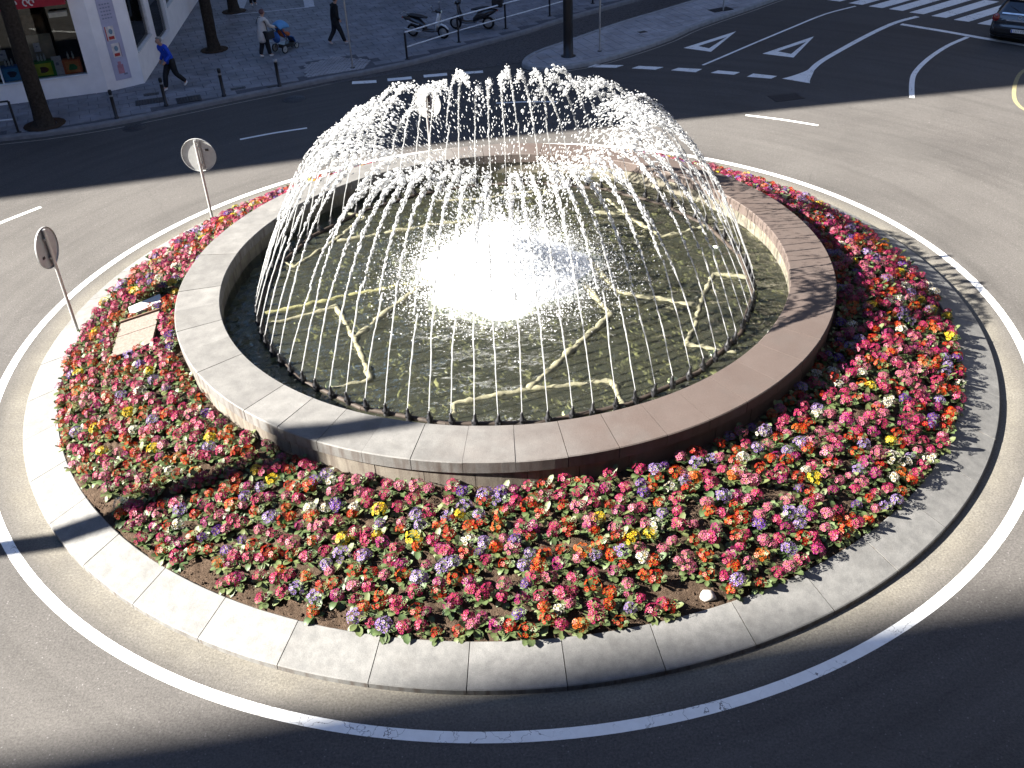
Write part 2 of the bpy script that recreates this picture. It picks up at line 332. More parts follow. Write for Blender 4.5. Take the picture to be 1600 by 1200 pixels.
manhole('manhole_cover',-6.59,14.97,.38); manhole('manhole_cover',9.0,12.7,.4,rect=(.95,.6),rz=.2); manhole('manhole_cover',-11.29,13.0,.36)

# ---------------------------------------------------------------- pavements across the street
KL=curve_pts([(-34,9.0),(-24,10.9),(-15.18,12.34),(-13.51,12.69),(-11.94,13.27),(-10.43,14.05),(-8.87,14.93),(-7.23,15.79),(-5.52,16.70),(-4.25,17.26),(-2.73,18.13),(-1.16,19.35),(.26,20.44),(1.51,21.45),(2.82,22.69),(5.01,24.45),(9.5,28.2),(16,34)],4)
PZ=.13
def in_poly(x,y,poly):
    c=False;n=len(poly)
    for i in range(n):
        x1,y1=poly[i][:2];x2,y2=poly[i-1][:2]
        if (y1>y)!=(y2>y) and x<(x2-x1)*(y-y1)/(y2-y1)+x1: c=not c
    return c
inner=offset(KL,.22)
pvpoly=[tuple(p) for p in inner]+[(16,60),(-34,60)]
pav=MB().prism(pvpoly,-.05,PZ-.016).build('pavement',PAVB); tag(pav,kind='structure')
def kerb_strip(line,wd,name,parent,mat,closed=False):
    ob=offset(line,wd) if not closed else None
    mb=MB(); n=len(line)
    prof=[(0.0,-.03),(0.012,PZ-.03),(.035,PZ+.004),(wd,PZ+.004),(wd,-.03)]
    vs=[]
    for d,z in prof: vs+=[(*p,z) for p in offset(line,d)]
    fs=[((k)*n+i,k*n+i+1,(k+1)*n+i+1,(k+1)*n+i) for k in range(len(prof)-1) for i in range(n-1)]
    mb.add(vs,fs); return mb.build(name,mat,parent)
kerb_strip(KL,.22,'pavement_kerb',pav,PKERB)
strip(offset([p for p in KL],-.26),.05,'gutter_line',.004,GUT)
# individual slabs, real joints
ux,uy=np.array([math.cos(R(20)),math.sin(R(20))]),np.array([-math.sin(R(20)),math.cos(R(20))])
def setts(poly,org,lim,du,dv_,gap,z0,z1,jit=0,stag=True,seed=1,skip=None):
    g=np.random.default_rng(seed); V=[];T=[]
    for j in range(lim[2],lim[3]):
        for i in range(lim[0],lim[1]):
            o=np.array(org)+ux*(i+(.5 if stag and j%2 else 0))*du+uy*j*dv_
            cs=[o+ux*a+uy*b for a,b in((gap,gap),(du-gap,gap),(du-gap,dv_-gap),(gap,dv_-gap))]
            m=sum(cs)/4
            if not all(in_poly(c[0],c[1],poly) for c in cs): continue
            if skip and in_poly(m[0],m[1],skip): continue
            z=z1+g.uniform(-jit,jit); b=len(V)
            V+=[(*c,z0) for c in cs]+[(*((c-m)*.985+m),z) for c in cs]
            for q in ((4,5,6,7),(0,1,5,4),(1,2,6,5),(2,3,7,6),(3,0,4,7)): T+=[(q[0]+b,q[1]+b,q[2]+b),(q[0]+b,q[2]+b,q[3]+b)]
    return np.array(V),np.array(T)
patch=[(-6.75,18.3),(-5.84,19.3),(-4.2,18.55),(-4.55,17.42),(-6.5,16.75)]
V,T=setts([tuple(q) for q in inner]+[(9,40),(-24,40)],(-10,14),(-34,45,-22,60),.62,.41,.007,PZ-.02,PZ,.0015,skip=patch)
tag(link('paving_slabs',np_mesh('paving_slabs',V,T,PAV,smooth=False),pav),kind='stuff')
V,T=setts(patch,(-6,17),(-40,40,-40,40),.145,.125,.012,PZ-.02,PZ+.004,.006,seed=3)
tag(link('granite_setts',np_mesh('granite_setts',V,T,ISL,smooth=False),pav),kind='stuff')
for x,y,s,rz in ((-11.33,15.10,(.95,.55),.3),(-10.07,15.12,(.8,.6),.35),(-8.62,16.01,(.5,.22),.35),(-11.5,15.85,(.5,.25),.3),(-7.5,16.05,(.3,.16),.4)):
    manhole('utility_cover',x,y,.3,pav,PZ,IRON,rz,s)
LOW=[(.98,17.40),(.98,17.18),(1.12,16.90),(1.45,16.66),(1.82,16.56),(2.94,16.77),(3.99,17.34),(5.37,18.42),(6.58,19.53),(7.83,20.96),(10.51,23.33),(12.19,24.88),(18,30)]
UP=[(1.05,17.75),(1.3,18.3),(1.85,18.98),(2.9,19.95),(4.72,21.75),(6.7,23.39),(8.2,24.64),(10.16,26.45),(14,31)]
outline=curve_pts(UP[::-1],3)+curve_pts(LOW,3)
isl=MB().prism([tuple(p) for p in offset(outline,.2)],-.04,PZ-.012).build('traffic_island_paving',ISL); tag(isl,kind='structure')
kerb_strip(outline,.2,'island_kerb',isl,plain('island kerb granite',(.24,.245,.25),.8,.2,scale=5))
strip(offset(outline[len(outline)//2:],-.16),.05,'gutter_line',.004,GUT)
V,T=setts([tuple(p) for p in offset(outline,.21)],(1,17),(-4,40,-20,30),.4,.4,.007,PZ-.03,PZ+.002,.001,stag=False,seed=6)
tag(link('paving_slabs',np_mesh('island_slabs',V,T,ISL,smooth=False),isl),kind='stuff')
manhole('utility_cover',9.05,22.9,.3,isl,PZ+.002,IRON,.4,(.9,.5)); manhole('utility_cover',5.6,20.3,.3,isl,PZ+.002,IRON,.4,(.32,.22))
cs=MB().sheet([tuple(p) for p in KL[28:]]+[(18,34)]+[tuple(p) for p in curve_pts(UP[::-1],3)]+[(-.4,17.3),(-3,17.3)],.006).build('cobbled_street',COB); tag(cs,kind='structure')

# ---------------------------------------------------------------- kerb ring of the roundabout
kr=empty('roundabout_kerb',(0,0,0),0,'pale granite kerb ring with sloping top round the flower bed','kerb')
def ring_stone(prof,a0,a1,n=6):
    mb=MB(); k=len(prof); vs=[]
    for i in range(n+1):
        t=a0+(a1-a0)*i/n
        for r,z in prof: vs.append((r*math.cos(t),r*math.sin(t),z))
    fs=[(i*k+j,(i+1)*k+j,(i+1)*k+(j+1)%k,i*k+(j+1)%k) for i in range(n) for j in range(k)]
    fs+=[tuple(range(k)),tuple(range(n*k,n*k+k))[::-1]]
    return mb.add(vs,fs)
def fixn(me):
    bm=bmesh.new(); bm.from_mesh(me); bmesh.ops.recalc_face_normals(bm,faces=bm.faces); bm.to_mesh(me); bm.free(); return me
g=.006/RKO
kme=fixn(ring_stone([(RKI,-.05),(RKO,-.05),(RKO,.085),(RKO-.015,.098),(RKI+.015,.276),(RKI,.268)],g,R(8)-g).mesh('kerb_stone',KERB))
for i in range(45):
    o=link('kerb_stone',kme,kr); o.rotation_euler=(0,0,R(1.3+8*i)); o.location=(0,0,rng.uniform(-.003,.003))
jm=ring(MB(),RKI+.01,RKO-.02,.03,120).build('joint_bed',IRON,kr)

# ---------------------------------------------------------------- fountain
fo=empty('fountain',(0,0,0),0,'round raised stone fountain with a ring of white jets','fountain')
n_st=51; st=2*PI/n_st; g=.004/RCO
cme=[]
for k in range(3):
    dz=(-.004,0,.004)[k]
    cme.append(fixn(ring_stone([(RCI,HC-.20),(RCO+.03,HC-.245),(RCO+.035,HC-.055+dz),(RCO+.02,HC-.04+dz),(RCI+.012,HC+.006+dz*.5),(RCI,HC-.005)],g,st-g,4).mesh('coping_stone',COPE)))
for i in range(n_st):
    o=link('coping_stone',cme[int(rng.integers(3))],fo); o.rotation_euler=(0,0,R(-89.84)+st*i+rng.uniform(-.0006,.0006))
wme=fixn(ring_stone([(RCI+.1,.1),(RCO-.02,.1),(RCO-.005,HC-.265),(RCO-.03,HC-.252),(RCI+.1,HC-.252)],g,st-g,4).mesh('wall_stone',WALL))
for i in range(n_st):
    o=link('wall_stone',wme,fo); o.rotation_euler=(0,0,R(-89.84)+st*(i+.22)); s=1+rng.uniform(-.001,.001); o.scale=(s,s,1)
wb=MB().lathe([(RCI+.09,.1),(RCI+.09,HC-.25)],120)
wb.lathe([(RCI+.04,ZF-.1),(RCI+.03,HC-.19)],160); wbo=wb.build('basin_wall',INNER,fo)
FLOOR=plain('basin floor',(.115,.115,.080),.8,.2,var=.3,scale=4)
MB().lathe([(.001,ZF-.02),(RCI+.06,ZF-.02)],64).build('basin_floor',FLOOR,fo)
# river stones lying on the floor; their mosaic also suggests the rippling light network
def ico(sub=1):
    bm=bmesh.new(); bmesh.ops.create_icosphere(bm,subdivisions=sub,radius=1); bm.verts.ensure_lookup_table()
    v=np.array([x.co for x in bm.verts]); f=np.array([[y.index for y in x.verts] for x in bm.faces]); bm.free(); return v,f
IV,IF=ico(1); IV2,IF2=ico(2)
def bake(tv,tf,pos,scl,rot=None,col=None,basecol=None):
    """copies of a template at pos with per-axis scl and per-copy 3x3 rot"""
    n=len(pos); k=len(tv); V=tv[None]*scl[:,None,:]
    if rot is not None: V=np.einsum('nij,nkj->nki',rot,V)
    V=V+pos[:,None,:]; T=tf[None]+(np.arange(n)*k)[:,None,None]
    return V.reshape(-1,3),T.reshape(-1,tf.shape[1])
def rotz(a):
    c,s=np.cos(a),np.sin(a); z=np.zeros_like(a); o=np.ones_like(a)
    return np.stack([np.stack([c,-s,z],-1),np.stack([s,c,z],-1),np.stack([z,z,o],-1)],-2)
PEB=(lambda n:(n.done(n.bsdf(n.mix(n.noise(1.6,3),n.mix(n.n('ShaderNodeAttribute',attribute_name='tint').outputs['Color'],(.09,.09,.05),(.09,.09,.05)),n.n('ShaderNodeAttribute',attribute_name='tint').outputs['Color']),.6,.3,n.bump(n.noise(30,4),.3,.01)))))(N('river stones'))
pts=[];grid={}
for _ in range(30000):
    r=RCI*math.sqrt(rng.random()); a=rng.random()*2*PI; x,y=r*math.cos(a),r*math.sin(a); s=rng.uniform(.09,.20)
    kx,ky=int(x//.4),int(y//.4)
    if any((x-q[0])**2+(y-q[1])**2<((s+q[2])*.86)**2 for i in(-1,0,1) for j in(-1,0,1) for q in grid.get((kx+i,ky+j),())): continue
    grid.setdefault((kx,ky),[]).append((x,y,s)); pts.append((x,y,s))
pts=np.array(pts); n=len(pts)
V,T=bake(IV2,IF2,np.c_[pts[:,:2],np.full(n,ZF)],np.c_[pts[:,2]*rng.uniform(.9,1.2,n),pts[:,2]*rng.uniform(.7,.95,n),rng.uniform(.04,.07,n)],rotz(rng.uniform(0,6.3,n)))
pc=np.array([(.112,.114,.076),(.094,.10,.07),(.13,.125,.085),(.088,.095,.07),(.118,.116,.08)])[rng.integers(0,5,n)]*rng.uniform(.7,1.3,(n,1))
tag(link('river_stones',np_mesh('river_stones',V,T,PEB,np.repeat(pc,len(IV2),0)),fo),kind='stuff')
# crusted pipes lying in the water
CRUST=plain('limescale crust',(.125,.118,.078),.85,.2,var=.4,scale=7,bump=.8)
def pipe(pts,rad=.062,z=.948,mat=CRUST,name='water_pipe',dz=0):
    q=[]
    for i in range(len(pts)-1):
        a,b=np.array(pts[i]),np.array(pts[i+1]); m=max(2,int(np.linalg.norm(b-a)/.09))
        q+=[a+(b-a)*k/m for k in range(m)]
    q.append(np.array(pts[-1]))
    P=[(p[0]+rng.normal(0,.010),p[1]+rng.normal(0,.010),z+rng.normal(0,.010)) for p in q]
    return MB().tube(P,[rad*rng.uniform(.66,1.3) for _ in P],7).build(name,mat,fo)
for q,r_ in (([(-4.66,-1.35),(-3.27,-.70),(-2.81,-1.87),(-2.37,-3.28),(-3.0,-3.51)],.055),([(-2.80,-1.92),(-2.21,-.88),(-1.1,.7)],.075),([(-4.62,1.32),(-4.34,1.06),(-3.61,2.26),(-3.08,3.35),(-3.51,3.57)],.055),([(-3.57,2.17),(-1.54,2.73),(-.5,2.9)],.062),
          ([(-.92,-4.43),(-.95,-4.12),(.35,-3.81),(1.70,-3.69),(1.81,-4.49)],.065),([(.3,-3.81),(1.94,-1.55),(1.55,-.3)],.075),([(1.75,.7),(2.16,-.72),(3.58,-1.36)],.07),([(3.14,-2.68),(3.38,-2.15),(3.66,-1.25),(4.12,-.15),(4.75,-.41)],.055),([(3.14,-2.68),(3.95,-3.05)],.05),
          ([(2.1,2.95),(2.78,2.7),(3.38,1.57),(4.48,2.0)],.06),([(2.78,2.7),(2.45,3.61)],.055),([(-1.5,4.0),(-.62,3.99),(1.03,4.33),(1.16,3.95)],.055)): pipe(q,r_)
pipe([(-4.7,-.85),(-3.13,-.29),(-1.89,.1),(-1.14,.57)],.065,.935,plain('algae pipe',(.13,.125,.06),.85,.2,var=.4,scale=7,bump=.6))
# white underwater lamps
LAMPG=plain('frosted lamp glass',(.62,.66,.58),.3,.5); 
for x,y in ((-3.05,-3.30),(.92,-4.52),(1.75,-4.35),(2.75,-3.75),(3.60,-2.95),(-4.2,2.4),(4.4,1.0)):
    MB().lathe([(.03,.76),(.11,.82),(.125,.88),(.11,.94),(.06,.965),(.001,.97)],14,0,(x,y,0)).build('underwater_lamp',LAMPG,fo)
# ring main and nozzles
RN=4.82; NJ=80
RUST=plain('rusty pipe',(.030,.022,.017),.7,.3,.2,.4,8)
rp=[(RN*math.cos(2*PI*(i+.3)/20),RN*math.sin(2*PI*(i+.3)/20),.985) for i in range(20)]
for i in range(20): MB().tube([rp[i],rp[(i+1)%20]],.042,8).build('ring_pipe',RUST,fo)
nz=MB().lathe([(.05,-.13),(.05,-.06),(.05,.0),(.032,.03),(.024,.10),(.018,.13),(.001,.13)],8)
for i in range(6): nz.box((.05*math.cos(i*PI/3),.05*math.sin(i*PI/3),-.02),(.02,.02,.03))
nzme=nz.mesh('nozzle',BLACK)
G=9.81
IVs=IV.copy()
def align(d):
    d=d/np.linalg.norm(d,axis=1,keepdims=True); up=np.tile([0,0,1.],(len(d),1)); up[np.abs(d[:,2])>.95]=[1,0,0]
    a=np.cross(up,d); a/=np.linalg.norm(a,axis=1,keepdims=True); b=np.cross(d,a); return np.stack([a,b,d],-1)
for k in range(NJ):
    ang=2*PI*(k+.5)/NJ+rng.normal(0,.004); rd=np.array([math.cos(ang),math.sin(ang),0]); tg=np.array([-rd[1],rd[0],0])
    zc=1.09+rng.normal(0,.006)
    o=link('nozzle',nzme,fo,(RN*rd[0],RN*rd[1],zc)); o.rotation_euler=(rng.normal(0,.08),rng.normal(0,.08),rng.uniform(0,6))
    ap=2.98*(1+rng.normal(0,.030))*(.94 if rng.random()<.12 else 1); vz=math.sqrt(2*G*ap); ta=vz/G; vr=2.25/ta*(1+rng.normal(0,.03)); vt=rng.normal(0,.09)
    z0=zc+.12
    def P(t): 
        t=np.asarray(t)[:,None]; return rd*(RN-vr*t)+tg*(vt*t)+np.array([.05,.02,0.])*t**3+np.array([0,0,1.])*(z0+vz*t-.5*G*t*t)
    def D(t): t=np.asarray(t)[:,None]; return rd*(-vr+0*t)+tg*vt+np.array([0,0,1.])*(vz-G*t)
    mb=MB(); te=ta*rng.uniform(.26,.34); tt=np.linspace(0,te,26); C=P(tt); wob=np.cumsum(rng.normal(0,.0035,(26,2)),0)
    pp=[C[i]+tg*wob[i,0]*i/14+rd*wob[i,1]*i/14 for i in range(26)]
    mb.tube(pp,[(.007+.0065*(i/25))*rng.uniform(.75,1.3) for i in range(26)],6)
    tv=np.array(mb.v); tf=np.array([t for f in mb.f for t in ([(f[0],f[1],f[2]),(f[0],f[2],f[3])] if len(f)==4 else [(f[0],f[i],f[i+1]) for i in range(1,len(f)-1)])])
    # beads: rising stream, crown at the apex, falling drops
    t1=te+(ta*.84-te)*rng.random(230); t2=ta*(1+np.clip(rng.normal(-.05,.12,95),-.33,.4)); t3=ta*(1.1+.86*rng.random(45)**.9)
    t=np.r_[t1,t2,t3]; fr=np.clip(t/ta,0,2); sig=.007+.030*np.clip(fr-.35,0,.5)+.075*np.clip(fr-.8,0,1.3)**1.0
    pos=P(t)+rng.normal(0,1,(len(t),3))*sig[:,None]*np.array([1,1,1.5]); 
    size=np.r_[rng.uniform(.006,.0115,230),rng.uniform(.007,.023,95)*rng.choice([.6,1,1.7],95,p=[.5,.38,.12]),rng.uniform(.005,.012,45)]
    el=np.r_[rng.uniform(2.,5.,230),rng.uniform(.9,2.6,95),rng.uniform(2.,4.5,45)]
    V,T=bake(IV,IF,pos,np.c_[size,size,size*el],align(D(t)+rng.normal(0,.6,(len(t),3))))
    tag(link('water_jet',np_mesh('water_jet',np.r_[tv,V],np.r_[tf,T+len(tv)],JET),fo),kind='stuff')
# boiling white heart where all jets land
ns=44000
r=np.abs(rng.normal(0,.92,ns)); a=rng.uniform(0,2*PI,ns); top=.62*np.exp(-(r/1.15)**2)+.03
z=ZW+top*(.45+.65*rng.random(ns))+np.where(rng.random(ns)<.14,rng.exponential(.22,ns),0)
sz=rng.uniform(.007,.026,ns)*np.where(r>1.5,.6,1)
V1,T1=bake(IV,IF,np.c_[r*np.cos(a),r*np.sin(a)+.30,z],np.c_[sz,sz*rng.uniform(.7,1.2,ns),sz*rng.uniform(.8,1.6,ns)],rotz(rng.uniform(0,6,ns)))
nm=22000; r=1.0+np.abs(rng.normal(0,.75,nm)); a=rng.uniform(0,2*PI,nm); sz=rng.uniform(.003,.008,nm)
V2,T2=bake(IV,IF,np.c_[r*np.cos(a),r*np.sin(a)+.30,ZW+.01+rng.exponential(.16,nm)],np.c_[sz,sz,sz])
tag(link('splash_spray',np_mesh('splash_spray',np.r_[V1,V2],np.r_[T1,T2+len(V1)],DROP),fo),kind='stuff')
# lumpy foam body under the drops
gr,ga=26,72; V=[]; T=[]
for i in range(gr):
    for j in range(ga):
        rr=1.8*i/(gr-1); t=2*PI*j/ga; e=(1+.10*math.sin(3*t+1)+.07*math.sin(7*t))*rr
        h=.13*math.exp(-(rr/1.45)**6)*(1+rng.normal(0,.13))+rng.normal(0,.012)*(rr<1.5)
        V.append((e*math.cos(t),e*math.sin(t)+.30,ZW-.02+max(h,-.02) if i<gr-1 else ZW-.05))
for i in range(gr-1):
    for j in range(ga):
        q=(i*ga+j,(i+1)*ga+j,(i+1)*ga+(j+1)%ga,i*ga+(j+1)%ga); T+=[(q[0],q[1],q[2]),(q[0],q[2],q[3])]
link('foam',np_mesh('foam',V,T,SPRAY),fo)
# water sheet with small waves
gr,ga=90,220; rr=np.linspace(.02,RCI+.035,gr); tt=np.linspace(0,2*PI,ga,endpoint=False); Rg,Tg=np.meshgrid(rr,tt,indexing='ij')
X,Y=Rg*np.cos(Tg),Rg*np.sin(Tg); Z=ZW+.006*np.sin(Rg*9+1.5*np.sin(Tg*5))*np.exp(-((Rg-2)/2.5)**2)
for _ in range(22):
    k=rng.uniform(3,11); th=rng.uniform(0,2*PI); Z+=.0017*np.sin(k*(X*math.cos(th)+Y*math.sin(th))+rng.uniform(0,6))
V=np.c_[X.ravel(),Y.ravel(),Z.ravel()]; idx=np.arange(gr*ga).reshape(gr,ga); nx=np.roll(idx,-1,1)
T=np.concatenate([np.stack([idx[:-1],idx[1:],nx[1:]],-1).reshape(-1,3),np.stack([idx[:-1],nx[1:],nx[:-1]],-1).reshape(-1,3)])
tag(link('water',np_mesh('water',V,T,WATER)),kind='structure')

# ---------------------------------------------------------------- soil of the flower bed
gr,ga=46,900; rr=np.linspace(RCO-.06,RKI+.02,gr); tt=np.linspace(0,2*PI,ga,endpoint=False); Rg,Tg=np.meshgrid(rr,tt,indexing='ij')
X,Y=Rg*np.cos(Tg),Rg*np.sin(Tg); Z=bedz(Rg)+rng.normal(0,.011,Rg.shape)
for _ in range(30):
    k=rng.uniform(4,22); th=rng.uniform(0,2*PI); Z+=.0035*np.sin(k*(X*math.cos(th)+Y*math.sin(th))+rng.uniform(0,6))
V=np.c_[X.ravel(),Y.ravel(),Z.ravel()]; idx=np.arange(gr*ga).reshape(gr,ga); nx=np.roll(idx,-1,1)
T=np.concatenate([np.stack([idx[:-1],idx[1:],nx[1:]],-1).reshape(-1,3),np.stack([idx[:-1],nx[1:],nx[:-1]],-1).reshape(-1,3)])
soil=tag(link('soil',np_mesh('soil',V,T,SOIL)),kind='structure')
nc=5200; r=np.sqrt(rng.uniform(RCO**2,(RKI-.02)**2,nc)); r=np.where(rng.random(nc)<.35,RKI-.03-np.abs(rng.normal(0,.14,nc)),r); a=rng.uniform(0,2*PI,nc); s=rng.uniform(.006,.022,nc)*rng.choice([1,1.6],nc,p=[.85,.15])
V,T=bake(IV,IF,np.c_[r*np.cos(a),r*np.sin(a),bedz(r)+.006],np.c_[s,s*rng.uniform(.6,1.,nc),s*rng.uniform(.5,.9,nc)],rotz(rng.uniform(0,6,nc)))
tag(link('soil_clods',np_mesh('soil_clods',V,T,SOIL,smooth=False),soil),kind='stuff')

# hatch slab, white slab and stone in the bed
HATCH=plain('pinkish concrete',(.128,.104,.090),.9,.15,var=.25,scale=22,bump=.6)
t=empty('access_cover',(-7.05,-1.10,.82),R(8),'pinkish two-piece concrete access cover sunk among the flowers','access cover')
tl=Matrix.Rotation(R(15),3,'Y')
for j,(cy,ly) in enumerate(((.36,.52),(-.27,.70))): bevel(MB().box((0,cy,0),(.80,ly,.05),0,rot=Matrix.Rotation(R(-13),3,'Y').to_quaternion()).build('concrete_slab',HATCH,t),.008)
bevel(MB().box((0,.645,.03),(.82,.03,.07),0,rot=Matrix.Rotation(R(-13),3,'Y').to_quaternion()).build('raised_rim',plain('rusty rim',(.10,.06,.045),.8,.2),t),.006)
o=bevel(MB().box((0,0,0),(.66,.34,.06),0,rot=Matrix.Rotation(R(-12),3,'Y').to_quaternion()).build('white_slab',plain('white slab',(.36,.36,.345),.8,.2),None,(-7.18,.02,.82),R(22)),.01); tag(o,'small white stone slab lying among flowers beside concrete access cover','slab')
mb=MB(); mb.ball((0,0,0),(.12,.10,.075),0,9,6); mb.v=[tuple(np.array(v)*(1+rng.normal(0,.09))) for v in mb.v]
tag(mb.build('white_stone',plain('white stone',(.30,.275,.25),.9,.1),None,(2.53,-8.02,.32)),'white rock lying on bare soil by the kerb at front right','rock')

# ---------------------------------------------------------------- primroses
def leaf_verts(L,W,el,az,curl):
    pts=[];prof=[(.0,.12),(.3,.62),(.62,1.),(.86,.8),(1.,.12)]
    for s,wd in prof:
        x=L*s; zz=L*s*math.tan(el)-curl*L*s*s
        for q in (-1,0,1): pts.append((x,q*W*.5*wd,zz+(.12*W*wd if q else 0)))
    c,s_=math.cos(az),math.sin(az); return [(c*x-s_*y,s_*x+c*y,z) for x,y,z in pts]
LT=[]
for i in range(4):
    for q in (0,1):
        a=i*3+q; LT+=[(a,a+3,a+4),(a,a+4,a+1)]
def leaf_rosette(g):
    V=[];T=[];C=[]; n=int(g.integers(8,12)); base=np.array([.050,.080,.030])*g.uniform(.75,1.3)+np.array([.02,.0,.0])*g.random()
    for i in range(n):
        b=len(V); L=g.uniform(.115,.170); V+=leaf_verts(L,L*g.uniform(.46,.6),R(g.uniform(12,58)),2*PI*i/n+g.uniform(-.3,.3),g.uniform(.25,.9)); T+=[tuple(x+b for x in t) for t in LT]
        c=base*g.uniform(.75,1.25); C+=[c*(1.25 if k%3==1 else 1.) for k in range(15)]
    return np.array(V)+[0,0,.012],np.array(T),np.array(C)
def bloom(g,pal):
    """a head of five-petalled florets; pal = (petal, petal edge, eye)"""
    V=[];T=[];C=[]; n=int(g.integers(9,15)); Rh=g.uniform(.068,.098)
    for i in range(n):
        ph=math.acos(1-(i+.5)/n*.92)+g.uniform(-.08,.08); az=i*2.39996+g.uniform(-.25,.25)
        nrm=np.array([math.sin(ph)*math.cos(az),math.sin(ph)*math.sin(az),math.cos(ph)]); c=nrm*Rh*np.array([1,1,.8])+[0,0,.115]
        nrm=nrm+g.normal(0,.18,3); nrm/=np.linalg.norm(nrm)
        u=np.cross(nrm,[.3,.2,.9]); u/=np.linalg.norm(u); v=np.cross(nrm,u); fr=g.uniform(.032,.044); sh=g.uniform(.72,1.2); a0=g.uniform(0,6)
        b=len(V); V.append(c); C.append(pal[2])
        for k in range(5):
            t=a0+2*PI*k/5
            for dt,rr,lift,cc in ((-.30,.45,.004,pal[2] if g.random()<.25 else pal[0]),(-.50,.98,.007,pal[1]),(0,.86,.004,pal[0]),(.50,.98,.007,pal[1]),(.30,.45,.004,pal[0])):
                V.append(c+fr*rr*(math.cos(t+dt)*u+math.sin(t+dt)*v)+nrm*lift); C.append(np.array(cc)*sh)
            q=b+1+k*5; T+=[(b,q,q+2),(q,q+1,q+2),(b,q+2,q+4),(q+2,q+3,q+4)]
    # short stalk cluster
    b=len(V); 
    for k in range(4): V+=[(.012*math.cos(k*1.57),.012*math.sin(k*1.57),0),(.03*math.cos(k*1.57),.03*math.sin(k*1.57),.11)]; C+=[np.array((.06,.10,.03))]*2
    for k in range(4): T+=[(b+2*k,b+2*((k+1)%4),b+2*k+1),(b+2*((k+1)%4),b+2*((k+1)%4)+1,b+2*k+1)]
    return np.array(V),np.array(T),np.array(C)
PAL={'crimson pink':((.175,.0018,.038),(.215,.014,.078),(.20,.06,.03)),'deep magenta':((.120,.001,.052),(.165,.006,.085),(.18,.07,.03)),'pale pink':((.215,.026,.078),(.27,.105,.155),(.24,.13,.045)),
     'red':((.155,.0014,.0014),(.185,.0025,.0025),(.22,.06,.005)),'orange red':((.205,.0075,.0018),(.225,.014,.0025),(.27,.11,.005)),'orange':((.26,.050,.004),(.27,.07,.005),(.18,.015,.002)),
     'lilac':((.110,.062,.200),(.175,.135,.255),(.24,.20,.05)),'violet':((.042,.006,.125),(.075,.024,.17),(.22,.14,.015)),'yellow':((.33,.235,.006),(.34,.26,.014),(.30,.15,.006)),'white':((.30,.285,.26),(.34,.32,.30),(.30,.22,.035))}
PW={'crimson pink':.30,'deep magenta':.09,'pale pink':.19,'red':.14,'orange red':.10,'orange':.02,'lilac':.10,'violet':.04,'yellow':.042,'white':.042}
names=list(PAL); prob=np.array([PW[k] for k in names]); prob/=prob.sum()
g1=np.random.default_rng(21)
LEAF=[leaf_rosette(g1) for _ in range(7)]; BLO={k:[bloom(g1,PAL[k]) for _ in range(3)] for k in names}
LME=[np_mesh('leaf_rosette',*l[:2],PLANT,l[2]) for l in LEAF]; BME={k:[np_mesh('flower_head',*b[:2],PLANT,b[2]) for b in BLO[k]] for k in names}
plants=[]
r=RCO+.17; row=0
while r<RKI-.07:
    nrow=int(2*PI*r/.234); off=rng.random()
    for i in range(nrow):
        a=2*PI*(i+off)/nrow+rng.normal(0,.045)/r; rr=r+rng.normal(0,.045); x,y=rr*math.cos(a),rr*math.sin(a)
        ad=math.degrees(a)%360
        gap=.02
        if rr>8.33 and 214<ad<256: gap=.6     # bare soil strip behind the kerb at front left
        if 284<ad<288 and rr>8.1: gap=.9
        if rng.random()<gap: continue
        lx,ly=(x+7.05),(y+1.10); c_,s_=math.cos(-R(8)),math.sin(-R(8)); hx,hy=c_*lx-s_*ly,s_*lx+c_*ly
        if abs(hx)<.44 and -.68<hy<.70: continue
        if abs(x+7.18)<.36 and abs(y-.02)<.24: continue
        if (x+8.75)**2+(y-.16)**2<.01: continue
        k=names[int(rng.choice(len(names),p=prob))]
        plants.append([x,y,rr,k,rng.uniform(.90,1.24),rng.uniform(0,6.28),int(rng.integers(7)),int(rng.integers(3)),rng.uniform(.0,.22)])
    r+=.2062; row+=1
# colours drift: more pinks and reds on the sunny left
for p in plants:
    if p[0]<-3.0 and p[3] in('lilac','pale pink','white') and rng.random()<.45: p[3]='crimson pink' if rng.random()<.6 else 'red'
camp=np.array([0,-17.42,10.4])
order=sorted(range(len(plants)),key=lambda i:(plants[i][0]**2+(plants[i][1]+17.42)**2))
near=order[:300]; far=order[300:]
P2=np.array([[p[0],p[1]] for p in plants])
def where(x,y,rr):
    d=math.degrees(math.atan2(y,x))+90
    side='at front centre' if abs(d)<6 else ('left' if d<0 else 'right')+' of front' if abs(d)<20 else 'at front '+('left' if d<0 else 'right')
    rowp='on the kerb row' if rr>8.27 else 'second row from kerb' if rr>8.02 else 'third row from kerb' if rr>7.79 else 'fourth row from kerb' if rr>7.55 else 'in mid bed' if rr>7.0 else 'below fountain wall'
    return rowp,side
def neigh(i):
    p=plants[i]; d=np.hypot(*(P2-P2[i]).T); tn=np.array([-p[1],p[0]])/p[2]; rel=P2-P2[i]; al=rel@tn; ac=rel@np.array([p[0],p[1]])/p[2]
    def nb(mask):
        c=np.where(mask&(d>.01)&(d<.65))[0]; return plants[c[np.argmin(d[c])]][3] if len(c) else 'bare soil'
    return nb((al<-.08)&(np.abs(ac)<.14)),nb((al>.08)&(np.abs(ac)<.14)),nb((ac<-.1)&(np.abs(al)<.18)),nb((ac>.1)&(np.abs(al)<.18))
labels={}; used=set()
